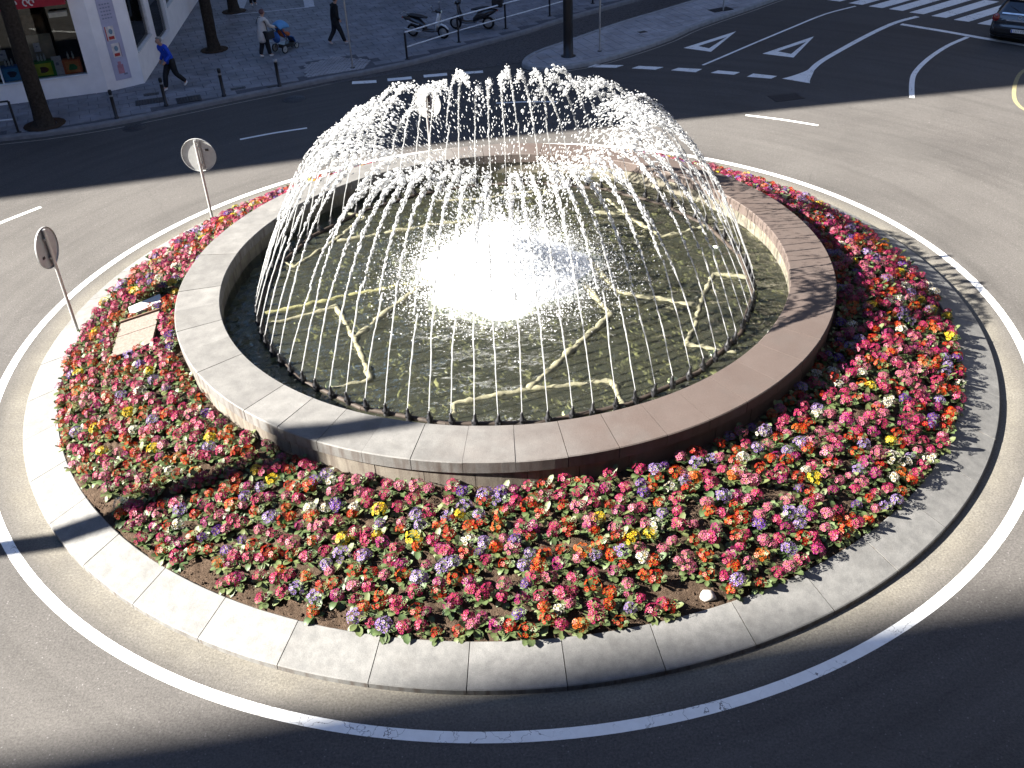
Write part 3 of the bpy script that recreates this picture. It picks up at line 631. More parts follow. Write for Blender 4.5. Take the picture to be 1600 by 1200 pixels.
for i in near:
    p=plants[i]; rowp,side=where(*p[:3]); lf,rt,bk,ft=neigh(i); b0=f"{p[3]} primrose {rowp} {side}"; sz='small ' if p[4]<1.0 else 'large ' if p[4]>1.16 else ''
    opts=[f"{b0}, {lf} left, {rt} right",f"{b0}, {bk} behind, {rt} right",f"{b0}, {lf} left, {bk} behind",f"{b0}, {ft} before, {bk} behind",f"{p[3]} primrose {rowp}, {lf} left, {rt} right, {bk} behind",f"{sz}{p[3]} primrose {side}, {ft} before, {rt} right, {bk} behind"]
    opts=[o for o in opts if len(o.split())<=16]
    labels[i]=next((o for o in opts if o not in used),opts[0]); used.add(labels[i])
for i in near:
    p=plants[i]; z=float(bedz(p[2]))-.004
    t=empty('primrose',(p[0],p[1],z),0,labels[i],'flower','primroses planted round the fountain'); t.scale=(p[4],)*3
    tilt=p[8]; an=math.atan2(p[1],p[0]); t.rotation_mode='XYZ'
    t.rotation_euler=(Matrix.Rotation(tilt,3,Vector((-math.sin(an),math.cos(an),0)))@Matrix.Rotation(p[5],3,'Z')).to_euler()
    link('leaf_rosette',LME[p[6]],t); link('flower_head',BME[p[3]][p[7]],t)
VV=[];TT=[];CC=[];nb_=0
for i in far:
    p=plants[i]; z=float(bedz(p[2]))-.004; an=math.atan2(p[1],p[0])
    Mx=np.array(Matrix.Rotation(p[8],3,Vector((-math.sin(an),math.cos(an),0)))@Matrix.Rotation(p[5],3,'Z'))*p[4]
    for v,tr,c in (LEAF[p[6]],BLO[p[3]][p[7]]):
        VV.append(v@Mx.T+[p[0],p[1],z]); TT.append(tr+nb_); CC.append(c); nb_+=len(v)
tag(link('primrose_bed',np_mesh('primrose_bed',np.concatenate(VV),np.concatenate(TT),PLANT,np.concatenate(CC))),'dense carpet of mixed primroses filling the rest of the ring bed','flowers','primroses planted round the fountain','stuff')

# ---------------------------------------------------------------- round traffic signs seen from behind
def disc_sign(x,y,z0,hc,az,label,mats,tilt=0,dia=.82):
    t=empty('traffic_sign',(x,y,z0),0,label,'traffic sign','round traffic signs on the roundabout')
    MB().tube([(0,0,-.1),(0,0,hc+dia/2-.02)],.034,10).build('post',STEEL,t)
    h=R(az); nb=Vector((math.cos(h),math.sin(h),0)); sd=Vector((-nb.y,nb.x,0)); c=Vector((0,0,hc))-nb*.055
    mb=MB(); n=32; r=dia/2
    rings=[(r-.012,0.),(r,.006),(r,.034),(r-.012,.034),(r-.016,.012),(.001,.012)]
    vs=[c+sd*(q*math.cos(2*PI*j/n))+Vector((0,0,1))*(q*math.sin(2*PI*j/n))+nb*(d-.02) for q,d in rings for j in range(n)]
    mb.add(vs,[(i*n+j,i*n+(j+1)%n,(i+1)*n+(j+1)%n,(i+1)*n+j) for i in range(len(rings)-1) for j in range(n)])
    mb.add(vs[:n],[tuple(range(n))[::-1]]); fixn(mb.mesh('x',mats[0]))
    o=mb.build('sign_disc',mats[0],t); fixn(o.data)
    q=Matrix.Rotation(h,3,'Z').to_quaternion()
    MB().box(c+nb*.012+sd*.06,(.035,.05,dia*.86),0,rot=q).build('back_channel',mats[1],t)
    for zz in (-.2,.2): MB().box(c+nb*.03+Vector((0,0,zz)),(.05,.13,.04),0,rot=q).build('clamp',STEEL,t)
    MB().box(c-nb*-.001+sd*(.22 if mats[2]>0 else -.2)+Vector((0,0,.12*mats[2])),(.008,.075,.05),0,rot=q).build('sticker',BLACK,t)
    FACE=bpy.data.materials.get('blue sign face') or plain('blue sign face',(.02,.06,.35),.4,.4)
    mb=MB(); vs=[c+sd*((r-.02)*math.cos(2*PI*j/n))+Vector((0,0,1))*((r-.02)*math.sin(2*PI*j/n))-nb*.024 for j in range(n)]; mb.add(vs,[tuple(range(n))]); mb.build('sign_face',FACE,t)
    return t
disc_sign(-8.75,.16,.19,1.92,-6,'round sign at far left with dark channel down its shaded back',(SIGNBACK,DARKSTRIP,-1))
disc_sign(-7.10,5.24,.19,1.70,-92,'round sign with pale grey back beside the left rear of fountain',(SIGNBACK,STEEL,1))
disc_sign(-1.87,9.0,.19,1.42,-112,'round white-backed sign standing behind the fountain spray',(plain('white sign back',(.26,.26,.25),.5,.4,.1,.05),DARKSTRIP,1))
# ---------------------------------------------------------------- buildings along the street
FAC=plain('low-bounce dark',(.040,.036,.040),.85,.1,var=.08,scale=1); DGL=plain('dark panes',(.03,.035,.04),.15,.6)  # walls near-black so the unseen blocks bounce little sun into the shade
def block(poly,h,label,mat=FAC,z0=-.05,windows=True):
    t=empty('unseen_building',(0,0,0),0,label,'building')
    MB().prism(poly,z0,h).build('wall',mat,t); 
    n=len(poly); cx=sum(p[0] for p in poly)/n; cy=sum(p[1] for p in poly)/n
    wn=MB()
    for i in range(n):
        a,b=np.array(poly[i]),np.array(poly[(i+1)%n]); L=np.linalg.norm(b-a); u=(b-a)/L; nn=np.array([u[1],-u[0]])
        if nn@(np.array([cx,cy])-a)>0: nn=-nn
        if L<4: continue
        for j in range(int(L/3.2)):
            for k in range(int((h-4)/3.2)):
                c=a+u*(1.9+j*3.2)+nn*.01; wn.box((c[0],c[1],5+k*3.2),(1.2,.06,1.6),0,math.atan2(u[1],u[0]))
    if windows: tag(wn.build('windows',DGL,t),kind='stuff')
    return t
block([(-95,-5.0),(-62,1.5),(-52.8,3.5),(-40.6,5.5),(-32.2,6.2),(-21.5,8.1),(-21.5,60),(-95,60)],30.5,'long low-bounce dark apartment block left of the street beyond the corner shop')
block([(-150,-29),(-75,-18.78),(-75,-60),(-150,-60)],56,'tall low-bounce dark tower block down the sunny street to the left')
block([(-46,-25.5),(28,-21),(28,-50),(-46,-50)],20,'wide low-bounce dark block added unseen behind the viewpoint to cut sky light')  # added out of view to shut sky light out of the shade
block([(26,-40),(50,-40),(50,8),(26,8)],46,'low-bounce dark block added unseen at near right to cut sky light')  # added too; its mass hides sky from the shaded road
block([(23,37),(32,24),(60,24),(60,60),(23,60)],46,'low-bounce dark block added unseen beyond the zebra crossing to cut sky light')  # added block that closes a gap of open sky
block([(-9,44),(12,38),(21,38),(21,70),(-9,70)],46,'low-bounce dark block added unseen past the cobbled street to cut sky light')  # added to hold back sky light from the north

# corner shop
SB=empty('corner_shop',(-16.42,15.47,0),R(15.5),'white corner shop with display windows, poster pier and red fascia','shop')
def sbox(name,u0,u1,v0,v1,z0,z1,mat,parent=SB): return MB().box(((u0+u1)/2,(v0+v1)/2,(z0+z1)/2),(u1-u0,v1-v0,z1-z0)).build(name,mat,parent)
sbox('sill_wall',-6,2.95,0,.25,.0,.76,WHITE); sbox('pier',2.95,3.45,0,.3,.0,3.6,WHITE); sbox('pier',-9,-6,0,.3,0,3.6,WHITE)
sbox('window_sill',-6,2.97,-.03,.27,.76,.79,plain('white sill',(.72,.71,.71),.5,.3,var=.03))
sbox('pane',-6,2.95,.10,.115,.79,3.2,GLASS)
FR=plain('white frame',(.6,.6,.6),.5,.4)
for u in (-2.6,.3): sbox('window_frame',u,u+.05,.09,.13,.79,3.2,FR)
DARKW=plain('dark shop interior',(.05,.035,.028),.8,.2,var=.5,scale=2)
sbox('interior_back',-6,2.9,2.6,2.7,.1,3.3,DARKW); sbox('interior_floor',-6,2.95,.25,2.6,.70,.76,DARKW); sbox('interior_side',2.88,2.95,.26,2.6,.76,3.3,DARKW)
BEI=plain('beige shelf panel',(.30,.25,.19),.7,.2,var=.3,scale=3)
sbox('display_panel',.75,2.05,.75,.80,.76,2.05,BEI); sbox('display_panel',-.7,.45,.75,.8,.76,1.9,BEI); sbox('display_shelf',1.2,1.9,1.2,1.5,1.6,2.6,plain('brown carton shelf',(.16,.10,.065),.8,.2,var=.5,scale=5))
RED=plain('red fascia',(.32,.008,.025),.45,.4,var=.06)
fas=sbox('fascia',-9,2.9,-.28,.02,3.10,3.75,RED)
# rounded white letters of the fascia, mostly above the picture edge
WL=plain('white letters',(.6,.58,.55),.5,.3)
mb=MB()
for u in (1.25,1.42,1.75,1.93,.9): 
    mb.tube([(u+.07*math.cos(a),-.29,3.27+.09*math.sin(a)) for a in np.linspace(-.2,2*PI-1.2,12)],.022,6)
tag(mb.build('fascia_letters',WL,SB),kind='stuff')
sbox('awning_box',2.3,2.85,-.18,.10,2.72,2.86,plain('cream lamp box',(.40,.36,.26),.6,.3))
c0=np.array([3.45,0.]); 
def W2L(x,y):
    dx,dy=x+16.42,y-15.47; c,s=math.cos(R(15.5)),math.sin(R(15.5)); return np.array([c*dx+s*dy,-s*dx+c*dy])
c1=W2L(-12.07,17.13); c2=W2L(-12.96,29.07); cu=(c1-c0)/np.linalg.norm(c1-c0); cn=np.array([cu[1],-cu[0]])
MB().prism([tuple(c0),tuple(c1),tuple(c1+[-.25,.25]),tuple(c0+[0,.3])],0,3.6).build('corner_pier',WHITE,SB)
# poster on the chamfered pier: pale lilac with two drug-store packets and a pink figure
def cpanel(name,a0,a1,z0,z1,off,mat,par=SB,skew=0):
    p=c0+cu*a0+cn*off; q=c0+cu*a1+cn*off; p2=p-cn*.006; q2=q-cn*.006
    vs=[(*p,z0),(*q,z0+skew),(*q,z1+skew),(*p,z1),(*p2,z0),(*q2,z0+skew),(*q2,z1+skew),(*p2,z1)]
    o=MB().add(vs,[(0,1,2,3),(7,6,5,4),(0,4,5,1),(1,5,6,2),(2,6,7,3),(3,7,4,0)]).build(name,mat,par); fixn(o.data); return o
po=cpanel('poster',.34,.88,.42,3.5,.012,plain('lilac poster',(.40,.39,.50),.5,.3,var=.10,scale=3))
INK=plain('grey print',(.20,.21,.28),.6,.2); PKT=plain('packet white',(.62,.56,.52),.6,.2); PR=plain('packet red',(.40,.05,.04),.6,.2); PT=plain('packet teal',(.16,.24,.30),.6,.2); PK=plain('pink print',(.42,.20,.24),.6,.2)
for k in range(5):
    for j in range(4): cpanel('print_line',.42+j*.09,.42+j*.09+.06,2.42+k*.11,2.46+k*.11,.016,INK,po)
for a0,z0,dk in ((.43,1.72,0),(.47,1.16,1)):
    cpanel('packet_print',a0,a0+.26,z0,z0+.46,.018,PKT,po); cpanel('packet_band',a0+.04,a0+.22,z0+.04,z0+.14,.022,PR,po)
    p=c0+cu*(a0+.14)+cn*.022; mb=MB(); mb.add([(*(p+cu*.065*math.cos(t)),z0+.29+.09*math.sin(t)) for t in np.linspace(0,2*PI,14,endpoint=False)],[tuple(range(14))]); mb.build('packet_mark',PT,po)
    if dk==0: cpanel('packet_edge',a0-.03,a0,z0,z0+.46,.018,PR,po)
    else: cpanel('packet_edge',a0+.26,a0+.285,z0,z0+.46,.018,plain('packet shade',(.30,.22,.25),.6,.2),po)
cpanel('figure_print',.50,.70,.62,.92,.018,PK,po); cpanel('figure_print',.54,.64,.92,1.02,.018,PK,po); cpanel('figure_print',.66,.78,.56,.62,.018,INK,po)
# side wall towards the pedestrian street
su=(c2-c1)/np.linalg.norm(c2-c1); sn=np.array([su[1],-su[0]]); sa=math.atan2(su[1],su[0])
def side(name,a0,a1,z0,z1,d0,d1,mat,par=SB):
    c=c1+su*(a0+a1)/2-sn*(d0+d1)/2; return MB().box((c[0],c[1],(z0+z1)/2),(a1-a0,d1-d0,z1-z0),0,sa).build(name,mat,par)
side('sill_wall',.0,2.5,0,1.10,0,.25,WHITE); side('pier',2.5,3.1,0,3.6,0,.25,WHITE); side('sill_wall',3.1,5.4,0,.55,.0,.25,WHITE); side('pier',5.4,5.8,0,3.6,0,.25,WHITE); side('sill_wall',5.8,9.5,0,1.25,0,.25,WHITE); side('pier',9.5,13,0,3.6,0,.25,WHITE); side('pier',.0,.15,1.1,3.6,.002,.25,WHITE)
side('window_frame',.15,2.5,1.10,1.15,-.02,.2,FR); side('window_frame',2.44,2.5,1.15,3.3,.02,.1,FR); side('window_frame',5.8,9.5,1.25,1.3,-.02,.2,FR)
side('pane',.15,2.44,1.15,3.3,.10,.11,GLASS); side('pane',3.1,5.4,.55,3.3,.12,.13,GLASS); side('pane',5.8,9.5,1.3,3.3,.1,.11,GLASS)
side('interior_back',0.1,12.8,.1,3.4,1.6,1.7,DARKW)
side('window_banner',1.35,1.75,1.15,3.3,.3,.32,plain('green banner',(.17,.28,.24),.6,.3)); side('window_banner',1.95,2.35,1.15,3.3,.3,.32,plain('pink banner',(.36,.13,.18),.6,.3,var=.5,scale=6))
side('window_banner',4.3,4.9,.6,1.6,.35,.37,plain('navy banner',(.02,.05,.16),.6,.3)); side('window_banner',4.3,4.9,1.6,2.1,.35,.37,plain('sky banner',(.05,.22,.40),.6,.3)); side('window_banner',4.3,4.9,2.1,3.0,.35,.37,plain('orange banner',(.5,.15,.06),.6,.3)); side('window_banner',3.7,4.1,1.2,3.2,.35,.37,plain('white banner',(.35,.37,.42),.6,.3,var=.5,scale=8)); side('interior_floor',3.1,5.4,.5,.56,.25,1.6,plain('grey tiles',(.2,.19,.22),.6,.3))
MB().prism([(-9,0.02),(3.45,0.02),tuple(c1),tuple(c2+su*10),(-9,20)],3.6,30.5).build('upper_wall',WHITE,SB)
def W(u,v,z): 
    c,s=math.cos(R(15.5)),math.sin(R(15.5)); return (-16.42+c*u-s*v,15.47+s*u+c*v,z)
def carton(u,v,col,edge,mark,label,w_=.62,h=.46):
    t=empty('display_carton',W(u,v,.79),R(15.5),label,'carton','bright cartons in the shop window')
    bevel(MB().box((0,0,h/2),(w_,.3,h)).build('box',edge,t),.01); MB().box((0,-.153,h/2),(w_*.74,.006,h*.78)).build('print_panel',col,t)
    pts=[(.13*math.cos(a)*(1+.25*math.sin(3*a+u)),-.159,h*.48+.12*math.sin(a)*(1+.2*math.cos(2*a))) for a in np.linspace(0,2*PI,16,endpoint=False)]
    MB().add(pts,[tuple(range(16))]).build('print_figure',mark,t)
NAV=plain('navy print',(.01,.015,.05),.5,.3); BRN=plain('brown print',(.08,.02,.012),.5,.3); GRN=plain('green print',(.02,.20,.05),.5,.3)
carton(.62,.42,plain('blue panel',(.06,.30,.55),.5,.3),plain('blue box',(.03,.17,.42),.5,.3),NAV,'blue carton with dark figure in the shop window left of the others',.7)
carton(1.62,.42,plain('yellow panel',(.40,.42,.04),.5,.3,var=.3,scale=4),plain('green box',(.04,.22,.05),.5,.3),BRN,'green and yellow carton in the middle of the shop window',.72,.5)
carton(2.52,.42,plain('orange panel',(.55,.20,.06),.5,.3),plain('orange box',(.50,.13,.04),.5,.3),GRN,'orange carton with green leaf mark at the right end of the shop window',.58,.46)
CARD=plain('white card',(.50,.50,.56),.6,.2)
for u,z,lb,ww,hh in ((2.08,.79,'tall white price card standing between green and orange cartons',.30,.62),(1.55,1.52,'small white price card above the green carton',.20,.28),(.42,1.36,'white price card above the blue carton',.28,.34)):
    t=empty('price_card',W(u,.30 if z<1 else .70,z),R(15.5),lb,'card','white price cards in the shop window')
    MB().box((0,0,hh/2),(ww,.02,hh)).build('card_face',CARD,t); MB().box((0,-.013,hh*.6),(ww*.3,.004,hh*.16)).build('print',INK,t); MB().box((0,.08,.02),(.06,.16,.03)).build('foot',FR,t)
bt=MB().lathe([(.03,0),(.034,.01),(.034,.13),(.018,.17),(.018,.20),(.001,.20)],10).mesh('bottle_body',plain('white bottle',(.55,.56,.55),.35,.4)); bl=MB().lathe([(.021,.18),(.021,.225),(.001,.225)],10).mesh('cap',plain('grey cap',(.3,.32,.32),.4,.4))
for u,zz,lb in ((.50,1.25,'left white bottle on the blue carton'),(.60,1.25,'middle white bottle on the blue carton'),(.70,1.25,'right white bottle on the blue carton'),(1.52,1.29,'left white bottle on the green carton'),(1.62,1.29,'middle white bottle on the green carton'),(1.72,1.29,'right white bottle on the green carton'),(2.45,1.25,'left white bottle on the orange carton'),(2.60,1.25,'right white bottle on the orange carton')):
    t=empty('bottle',W(u,.42,zz),0,lb,'bottle','white bottles standing on window cartons'); link('bottle_body',bt,t); link('cap',bl,t)

# ---------------------------------------------------------------- street furniture
BP=MB().lathe([(.075,0),(.075,.05),(.055,.06),(.055,.80),(.06,.81),(.06,.87),(.045,.91),(.001,.915)],14).mesh('post',BLACK); BR=MB().lathe([(.0565,.70),(.0575,.70),(.0575,.76),(.0565,.76)],14).mesh('reflective_band',plain('grey band',(.22,.22,.23),.4,.4)); BRP=MB().lathe([(.061,.82),(.0615,.82),(.0615,.865),(.0605,.905),(.046,.914)],14).mesh('top_band',plain('pale band',(.4,.4,.4),.4,.4))
for x,y,lb,pale in ((-11.97,13.56,'black bollard on the kerb in front of the poster pier',0),(-10.67,14.58,'black bollard on the kerb beside the man in the blue jacket',0),(-8.94,15.27,'black bollard on the kerb between the man and the stroller',0),(-7.22,15.99,'black bollard with a pale top on the kerb below the stroller',1)):
    t=empty('bollard',(x,y,PZ),0,lb,'bollard','black bollards along the pavement kerb'); link('post',BP,t); link('top_band' if pale else 'reflective_band',BRP if pale else BR,t)
def railing(pts,label,h1=.93,h2=.42,dark=BLACK,lower=RAILW,top=RAILW):
    t=empty('railing',(*pts[0],PZ),0,label,'railing'); P=[Vector((p[0]-pts[0][0],p[1]-pts[0][1],0)) for p in pts]
    for p in P:
        MB().tube([p,p+Vector((0,0,h1-.01))],.038,10).build('post',dark,t); MB().lathe([(.09,0),(.09,.012),(.04,.02)],12,0,p).build('base_plate',IRON,t)
    for a,b in zip(P[:-1],P[1:]):
        MB().tube([a+Vector((0,0,h1)),b+Vector((0,0,h1))],.030,8).build('top_rail',top,t)
        d=(b-a).normalized()*.04; MB().tube([a+d+Vector((0,0,h2)),b-d+Vector((0,0,h2))],.026,8).build('lower_rail',lower,t)
railing([(-3.06,18.38),(-1.24,20.2),(.54,21.74),(2.33,23.27),(4.2,24.9),(6.5,26.9)],'railing with black posts and two pale rails in front of the scooters')
railing([(-14.76,12.72),(-16.4,12.45)],'short railing with black posts at the kerb by the leftmost tree',.98,.42,top=BLACK)
def tree(x,y,r,lean,label,z0=PZ):
    t=empty('street_tree',(x,y,z0),0,label,'tree','dark trunks of street trees on the pavement'); g=random.Random(int(x*100))
    pr=[(1.75,0),(1.25,.12),(1.05,.5),(1.0,1.5),(.93,3.),(.85,4.6)]
    mb=MB(); P=[Vector((lean*z+g.uniform(-.02,.02),g.uniform(-.02,.02),z-.03)) for _,z in pr]; mb.tube(P,[q*r for q,_ in pr],14)
    mb.v=[(v[0]*1+g.uniform(-.015,.015),v[1]+g.uniform(-.015,.015),v[2]) for v in mb.v]; mb.build('trunk',BARK,t)
    top=P[-1]; lv=MB(); 
    for k in range(6):
        a=k*1.05+g.uniform(-.3,.3); e=g.uniform(.5,1.1); d=Vector((math.cos(a)*math.cos(e),math.sin(a)*math.cos(e),math.sin(e))); q=[top-Vector((0,0,.15)),top+d*1.1,top+d*2.0+Vector((g.uniform(-.3,.3),g.uniform(-.3,.3),.4)),top+d*3.+Vector((g.uniform(-.5,.5),g.uniform(-.5,.5),.9))]
        MB().tube(q,[r*.5,r*.36,r*.22,r*.06],8).build('limb',BARK,t)
        for _ in range(90):
            c=q[2+g.randint(0,1)]+Vector((g.gauss(0,.5),g.gauss(0,.5),g.gauss(0,.45))); s=g.uniform(.05,.09); aa=g.uniform(0,6); b_=g.uniform(-.6,.6)
            lv.add([c+Vector((s*math.cos(aa+w),s*math.sin(aa+w),s*b_*math.cos(w))) for w in (0,1.3,PI,PI+1.3)],[(0,1,2,3)])
    tag(lv.build('crown',plain('winter leaves',(.06,.08,.03),.7,.2),t),kind='stuff')
    MB().lathe([(r*2.6,.01),(r*2.6,.018),(r*1.5,.022)],16).build('tree_pit',SOIL,t)
tree(-14.16,13.31,.245,0,'thick dark trunk in front of the shop window at far left')
tree(-10.47,20.86,.20,0,'dark trunk with flared foot to the right of the shop side wall'); tree(-10.88,26.63,.2,0,'farther dark trunk beside the white-framed pavement area')
t=empty('lamp_column',(2.64,17.75,PZ),0,'thick black lamp column standing on the nose of the traffic island','lamp post')
MB().lathe([(.26,0),(.26,.02),(.175,.03),(.17,.6),(.165,8.5)],18).build('column',BLACK,t); MB().tube([(0,0,8.4),(0,-.8,8.9),(0,-1.9,9.0)],.06,8).build('arm',BLACK,t); MB().box((0,-2.2,8.97),(.3,.8,.12)).build('lantern',BLACK,t)
t=empty('lamp_mast',(-22,-7.85,0),0,'tall grey lamp mast beside the street on the sunny left','lamp post')
MB().lathe([(.45,0),(.45,.03),(.23,.05),(.21,4),(.20,13.9),(.001,13.95)],18).build('column',STEEL,t); MB().tube([(0,0,13.7),(-1.2,0,13.8),(-2.2,0,13.8)],.05,8).build('arm',STEEL,t); MB().box((-2.5,0,13.78),(.8,.3,.12)).build('lantern',STEEL,t)
t=empty('no_entry_sign',(-4.93,17.67,PZ),0,'slim grey pole carrying a red sign behind the railing end','sign post')
MB().tube([(0,0,0),(0,0,2.9)],.03,8).build('pole',STEEL,t); mb=MB(); q=[( .27*math.cos(k*2*PI/24),-.04,2.58+.27*math.sin(k*2*PI/24)) for k in range(24)]; mb.add(q+[(a,-.02,c) for a,_,c in q],[tuple(range(24))]+[(i,24+i,24+(i+1)%24,(i+1)%24) for i in range(24)]+[tuple(range(24,48))[::-1]]); fixn(mb.build('red_disc',plain('red sign',(.38,.01,.02),.4,.4),t).data); MB().lathe([(.09,0),(.09,.012),(.03,.02)],12).build('base_plate',IRON,t)
for x,y,lb in ((3.78,18.15,'thin grey pole on the island just right of the lamp column'),(9.11,22.71,'thin grey pole farther up the island by a cover plate')):
    t=empty('sign_pole',(x,y,PZ),0,lb,'pole','thin poles on the traffic island'); MB().tube([(0,0,0),(0,0,3.4)],.032,8).build('pole',STEEL,t); MB().lathe([(.08,0),(.08,.012),(.035,.02)],12).build('base_plate',IRON,t)
    MB().box((0,.03,3.1),(.45,.015,.45)).build('sign_plate',SIGNBACK,t)
fr=[(-10.65,26.1),(-11.1,30.5),(-8.3,30.0),(-7.68,26.72)]
for i,(a,b,wd) in enumerate(((fr[0],fr[1],.40),(fr[0],fr[3],.09),(fr[3],fr[2],.42))): strip([a,b],wd,'terrace_line',PZ+.005+.001*i,plain('pale pavement paint',(.42,.43,.46),.7,.2),pav)

# ---------------------------------------------------------------- people
def skin(name,verts,edges,radii,mat,parent,sub=1,root=0):
    me=bpy.data.meshes.new(name); me.from_pydata([tuple(v) for v in verts],edges,[]); o=bpy.data.objects.new(name,me); COL.objects.link(o)
    m=o.modifiers.new('skin','SKIN'); m.use_smooth_shade=True
    for i,r_ in enumerate(radii): me.skin_vertices[0].data[i].radius=(r_,r_) if not hasattr(r_,'__len__') else r_; me.skin_vertices[0].data[i].use_root=(i==root)
    s=o.modifiers.new('sub','SUBSURF'); s.levels=s.render_levels=sub
    dg=bpy.context.evaluated_depsgraph_get(); me2=bpy.data.meshes.new_from_object(o.evaluated_get(dg)); bpy.data.objects.remove(o)
    me2.materials.clear(); me2.materials.append(mat); me2.name=name; return link(name,me2,parent)
SKIN=plain('skin',(.42,.24,.17),.55,.3,var=.05)
def chain(vs,es,rs,pts,rad,start=None):
    prev=start
    for p,r_ in zip(pts,rad):
        vs.append(Vector(p)); rs.append(r_); i=len(vs)-1
        if prev is not None: es.append((prev,i))
        prev=i
    return prev
def person(x,y,az,label,H,pose,top,trous,shoe,hairc,coat=None,hat=False,sole=None,group=None):
    """faces +x; pose: lean, [front/rear leg: knee, ankle], arms: elbow, wrist (right, left)"""
    t=empty('person',(x,y,PZ),R(az),label,'person',group); s=H/1.72; t.scale=(s,s,s)
    L=pose['lean']; pel=Vector((0,0,.93)); wa=Vector((L*.25,0,1.06)); ch=Vector((L*.7,0,1.28)); nk=Vector((L+.02,0,1.46)); hd=Vector((L+.06+pose.get('hx',0),0,1.60))
    arms=[]
    for sd,(el,wr) in zip((-1,1),pose['arms']): arms.append((Vector((L*.95,sd*.18,1.39)),Vector(el),Vector(wr)))
    vs=[];es=[];rs=[]
    sp=chain(vs,es,rs,[pel,wa,ch],[.12,.105,.12]); n_=chain(vs,es,rs,[nk],[.055],sp)
    hh=chain(vs,es,rs,[hd-Vector((0,0,.055)),hd+Vector((.005,0,.01)),hd+Vector((-.012,0,.075))],[.068,.088,.066],n_); hb=hh-1
    chain(vs,es,rs,[hd+Vector((.082,0,-.005)),hd+Vector((.112,0,-.02))],[.020,.011],hb)           # nose
    for sd in(-1,1): chain(vs,es,rs,[hd+Vector((-.01,sd*.094,-.005))],[.018],hb)                    # ears
    for (sh,el,wr),sd in zip(arms,(-1,1)):
        d=(wr-el).normalized(); e=chain(vs,es,rs,[sh,el,wr,wr+d*.07],[.055,.042,.028,.034],sp); base=wr+d*.07
        up=Vector((0,0,1)); sid=d.cross(Vector((0,1,0))).normalized()
        for q in range(4): f0=base+sid*(q-1.5)*.019+d*.03; chain(vs,es,rs,[f0,f0+d*.035+Vector((0,-sd*.010,0)),f0+d*(.05+.008*(q in(1,2)))+Vector((0,-sd*.024,0))],[.009,.008,.007],e)
        chain(vs,es,rs,[wr+d*.04+sid*.035,wr+d*.075+sid*.052],[.011,.009],e)
    for hipy,(kn,an,toe) in zip((-.09,.09),pose['legs']):
        chain(vs,es,rs,[(0,hipy,.88),kn,an,toe],[.09,.062,.042,.036],0)
    skin('body',vs,es,rs,SKIN,t,2)
    for sd in(-1,1): MB().ball(hd+Vector((.083,sd*.032,.012)),.009,0,6,4).build('eye',BLACK,t)
    MB().tube([hd+Vector((.087,-.022,-.048)),hd+Vector((.093,0,-.05)),hd+Vector((.087,.022,-.048))],.006,5).build('mouth',plain('lips',(.25,.08,.07),.5,.3),t)
    # trousers
    vs=[];es=[];rs=[]; b=chain(vs,es,rs,[pel+Vector((0,0,.12)),pel-Vector((0,0,.05))],[.155,.14])
    for hipy,(kn,an,toe) in zip((-.085,.085),pose['legs']):
        kn,an=Vector(kn),Vector(an); chain(vs,es,rs,[(0,hipy,.83),(Vector((0,hipy,.83))+kn)/2,kn,(kn+an)/2,an+Vector((0,0,-.01))],[.125,.118,.095,.085,.076],b)
    skin('trousers',vs,es,rs,trous,t,1)
    # jacket or coat
    vs=[];es=[];rs=[]; low=pel-Vector((0,0,.13)) if not coat else Vector((-.02,0,.52))
    pts=[low-Vector((0,0,.02)),wa,ch,Vector((L*.95,0,1.40)),nk-Vector((.0,0,.015))]; rad=[(.19,.165) if not coat else (.235,.20),(.17,.15) if not coat else (.19,.165),(.165,.15),.125,.072]
    if coat: pts.insert(1,Vector((-.01,0,.80))); rad.insert(1,(.215,.185))
    chain(vs,es,rs,pts,[r_ if not hasattr(r_,'__len__') else (r_[1],r_[0]) for r_ in rad]); ci=len(pts)-2
    for sh,el,wr in arms: chain(vs,es,rs,[sh,(sh+el)/2,el,(el+wr)/2,wr+(wr-el).normalized()*.035],[.085,.076,.068,.062,.056],ci)
    skin('coat' if coat else 'jacket',vs,es,rs,top,t,2)
    for kn,an,toe in pose['legs']:
        an,toe=Vector(an),Vector(toe); d=(toe-an); dh=Vector((d.x,d.y,d.z)); 
        vs=[];es=[];rs=[]; chain(vs,es,rs,[an+Vector((-.05,0,-.035)),an+Vector((0,0,-.03)),an+dh*.6+Vector((0,0,-.02)),toe+Vector((.02,0,-.0))],[.045,.05,.048,.036]); so_=skin('shoe',vs,es,rs,shoe,t,1)
    hr=MB(); hr.ball(hd+Vector((-.022,0,.030)),(.108,.104,.100),0,14,9); hm=hr.mesh('hair',hairc)
    bm=bmesh.new(); bm.from_mesh(hm); bmesh.ops.delete(bm,geom=[v for v in bm.verts if (v.co-hd).x>.035 and (v.co-hd).z<.055],context='VERTS'); bm.to_mesh(hm); bm.free()
    o=link('hat' if hat else 'hair',hm,t); so2=o.modifiers.new('t','SOLIDIFY'); so2.thickness=.012
    return t
BLUEJ=plain('blue jacket cloth',(.012,.055,.42),.7,.2,var=.15,scale=14,bump=.4); DKT=plain('dark trousers',(.018,.019,.022),.85,.15,bump=.3); WSH=plain('white shoes',(.6,.6,.6),.6,.3); GH=plain('grey hair',(.24,.22,.20),.8,.2); BH=plain('dark hair',(.02,.016,.014),.7,.3)
person(-10.80,16.38,-132,'grey-haired man in blue jacket and dark trousers walking past the shop corner',1.76,dict(lean=.16,hx=.03,arms=[((.02,-.26,1.14),(.16,-.24,.95)),((.10,.25,1.13),(.26,.20,.98))],legs=[((.22,-.09,.50),(.30,-.09,.085),(.44,-.10,.03)),((-.06,.09,.48),(-.36,.09,.17),(-.28,.10,.04))]),BLUEJ,DKT,WSH,GH)
